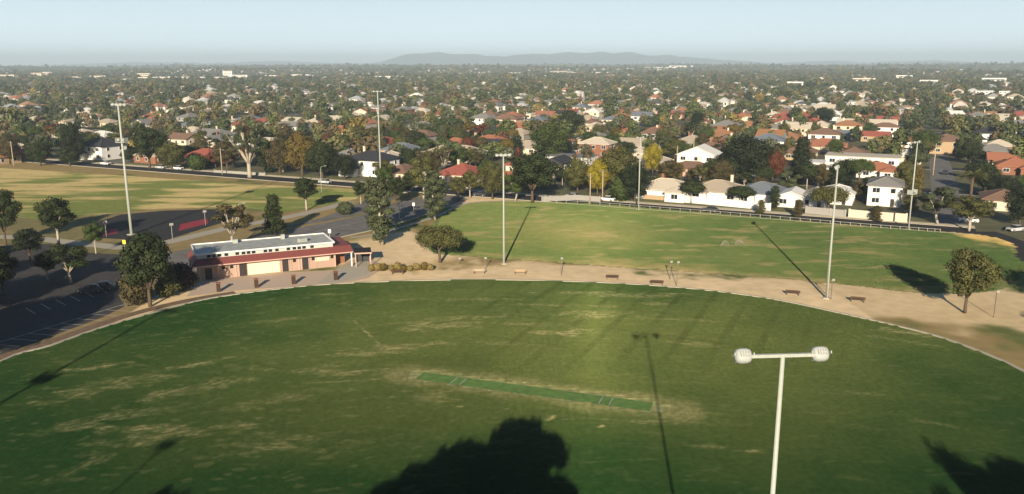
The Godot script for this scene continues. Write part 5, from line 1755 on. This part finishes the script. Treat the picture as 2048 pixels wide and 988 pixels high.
# ---------------------------------------------------------------- cars
func car_prototype() -> Node3D:
	var o := Node3D.new()
	var st := begin()
	# lower body and cabin as lofted sections: x along the car, half width, sill, top
	var loft := func(s: SurfaceTool, rows: Array):
		for i in rows.size() - 1:
			var a: Array = rows[i]
			var b: Array = rows[i + 1]
			for side in [-1.0, 1.0]:
				var p := [Vector3(a[0], a[2], side * a[1]), Vector3(a[0], a[3], side * a[1] * a[4]), Vector3(b[0], b[3], side * b[1] * b[4]), Vector3(b[0], b[2], side * b[1])]
				if side > 0:
					quad(s, p[0], p[1], p[2], p[3])
				else:
					quad(s, p[3], p[2], p[1], p[0])
			quad(s, Vector3(a[0], a[3], a[1] * a[4]), Vector3(a[0], a[3], -a[1] * a[4]), Vector3(b[0], b[3], -b[1] * b[4]), Vector3(b[0], b[3], b[1] * b[4]))
	loft.call(st, [[-2.2, 0.70, 0.35, 0.62, 0.95], [-2.1, 0.82, 0.28, 0.82, 0.95], [-1.2, 0.88, 0.25, 0.92, 0.94], [0.9, 0.88, 0.25, 0.94, 0.94], [2.0, 0.84, 0.28, 0.88, 0.94], [2.15, 0.72, 0.36, 0.66, 0.95]])
	put("body", done(st, M["white paint"]), o)
	st = begin()
	loft.call(st, [[-1.15, 0.80, 0.90, 0.92, 1.0], [-0.45, 0.78, 0.90, 1.40, 0.82], [1.0, 0.78, 0.90, 1.42, 0.82], [1.7, 0.80, 0.90, 0.93, 1.0]])
	put("windows", done(st, M["glass"]), o)
	st = begin()
	box(st, Vector3(0.28, 1.435, 0), Vector3(1.5, 0.05, 1.22))
	put("roof", done(st, M["white paint"]), o)
	for x in [-1.4, 1.35]:
		for z in [-0.8, 0.8]:
			st = begin(true)
			tube(st, [Vector3(x, 0.32, z - 0.1), Vector3(x, 0.32, z + 0.1)], [0.32, 0.32], 12)
			var wl := put("wheel", done(st, M["rubber"]), o)
			st = begin(true)
			tube(st, [Vector3(x, 0.32, z - 0.11), Vector3(x, 0.32, z + 0.11)], [0.18, 0.18], 8)
			put("rim", done(st, M["galvanised steel"]), wl)
	return o

func cars():
	var proto := car_prototype()
	var paints := {"white": Color(0.72, 0.72, 0.70), "silver": Color(0.40, 0.41, 0.42), "dark": Color(0.03, 0.032, 0.04), "red": Color(0.30, 0.02, 0.02), "blue": Color(0.03, 0.06, 0.16)}
	for k in paints:
		var m := mat("car " + k, paints[k], 0.35)
		m.clearcoat_enabled = true
		m.clearcoat = 0.6
	for q in [[-45.8, 259.7, 26, "dark", "dark car parked beside the dark-roofed white house"], [111.9, 197.3, 30, "white", "white car behind the leaning gum at right"], [116.6, 186.2, -20, "silver", "silver car on the corner road at the right edge"], [120.8, 233.8, -62, "white", "white car halfway up the right street"], [151.9, 286.2, -62, "dark", "dark car further up the right street"], [-158.1, 318.6, 26, "white", "white car before the far left white house"], [-123.8, 303.1, 26, "white", "white car left of the red-roofed brick house"], [-131.4, 306.1, 26, "silver", "silver car on the left field road"], [-61.2, 266.4, 26, "silver", "silver car below the dense green tree"], [-9.4, 239.3, 26, "dark", "dark car right of the road junction"], [17.6, 235.6, 26, "silver", "silver car before the slate gabled house"], [27.1, 230.3, 26, "white", "white car before the bright yellow street tree"], [52.1, 212.5, 26, "dark", "dark car along the white garden wall"],
			[-71.9, 135.0, -15, "dark", "dark car with bright glints in the shaded car park"], [-70.9, 136.9, -15, "dark", "second dark car beside the first in the car park"], [-24.2, 273.5, 26, "dark", "dark car left of the red hip-roofed house"]]:
		var o: Node3D = proto.duplicate()
		o.name = numbered("parked_car")
		o.position = P(q[0], q[1], 0.03)
		o.rotation_degrees.y = -q[2] if q[2] > 0 else -q[2]
		add_child(o)
		tag(o, q[4], "car", "parked cars")
		for part in ["body", "roof"]:
			o.get_node(part).material_override = M["car " + q[3]]
	proto.free()
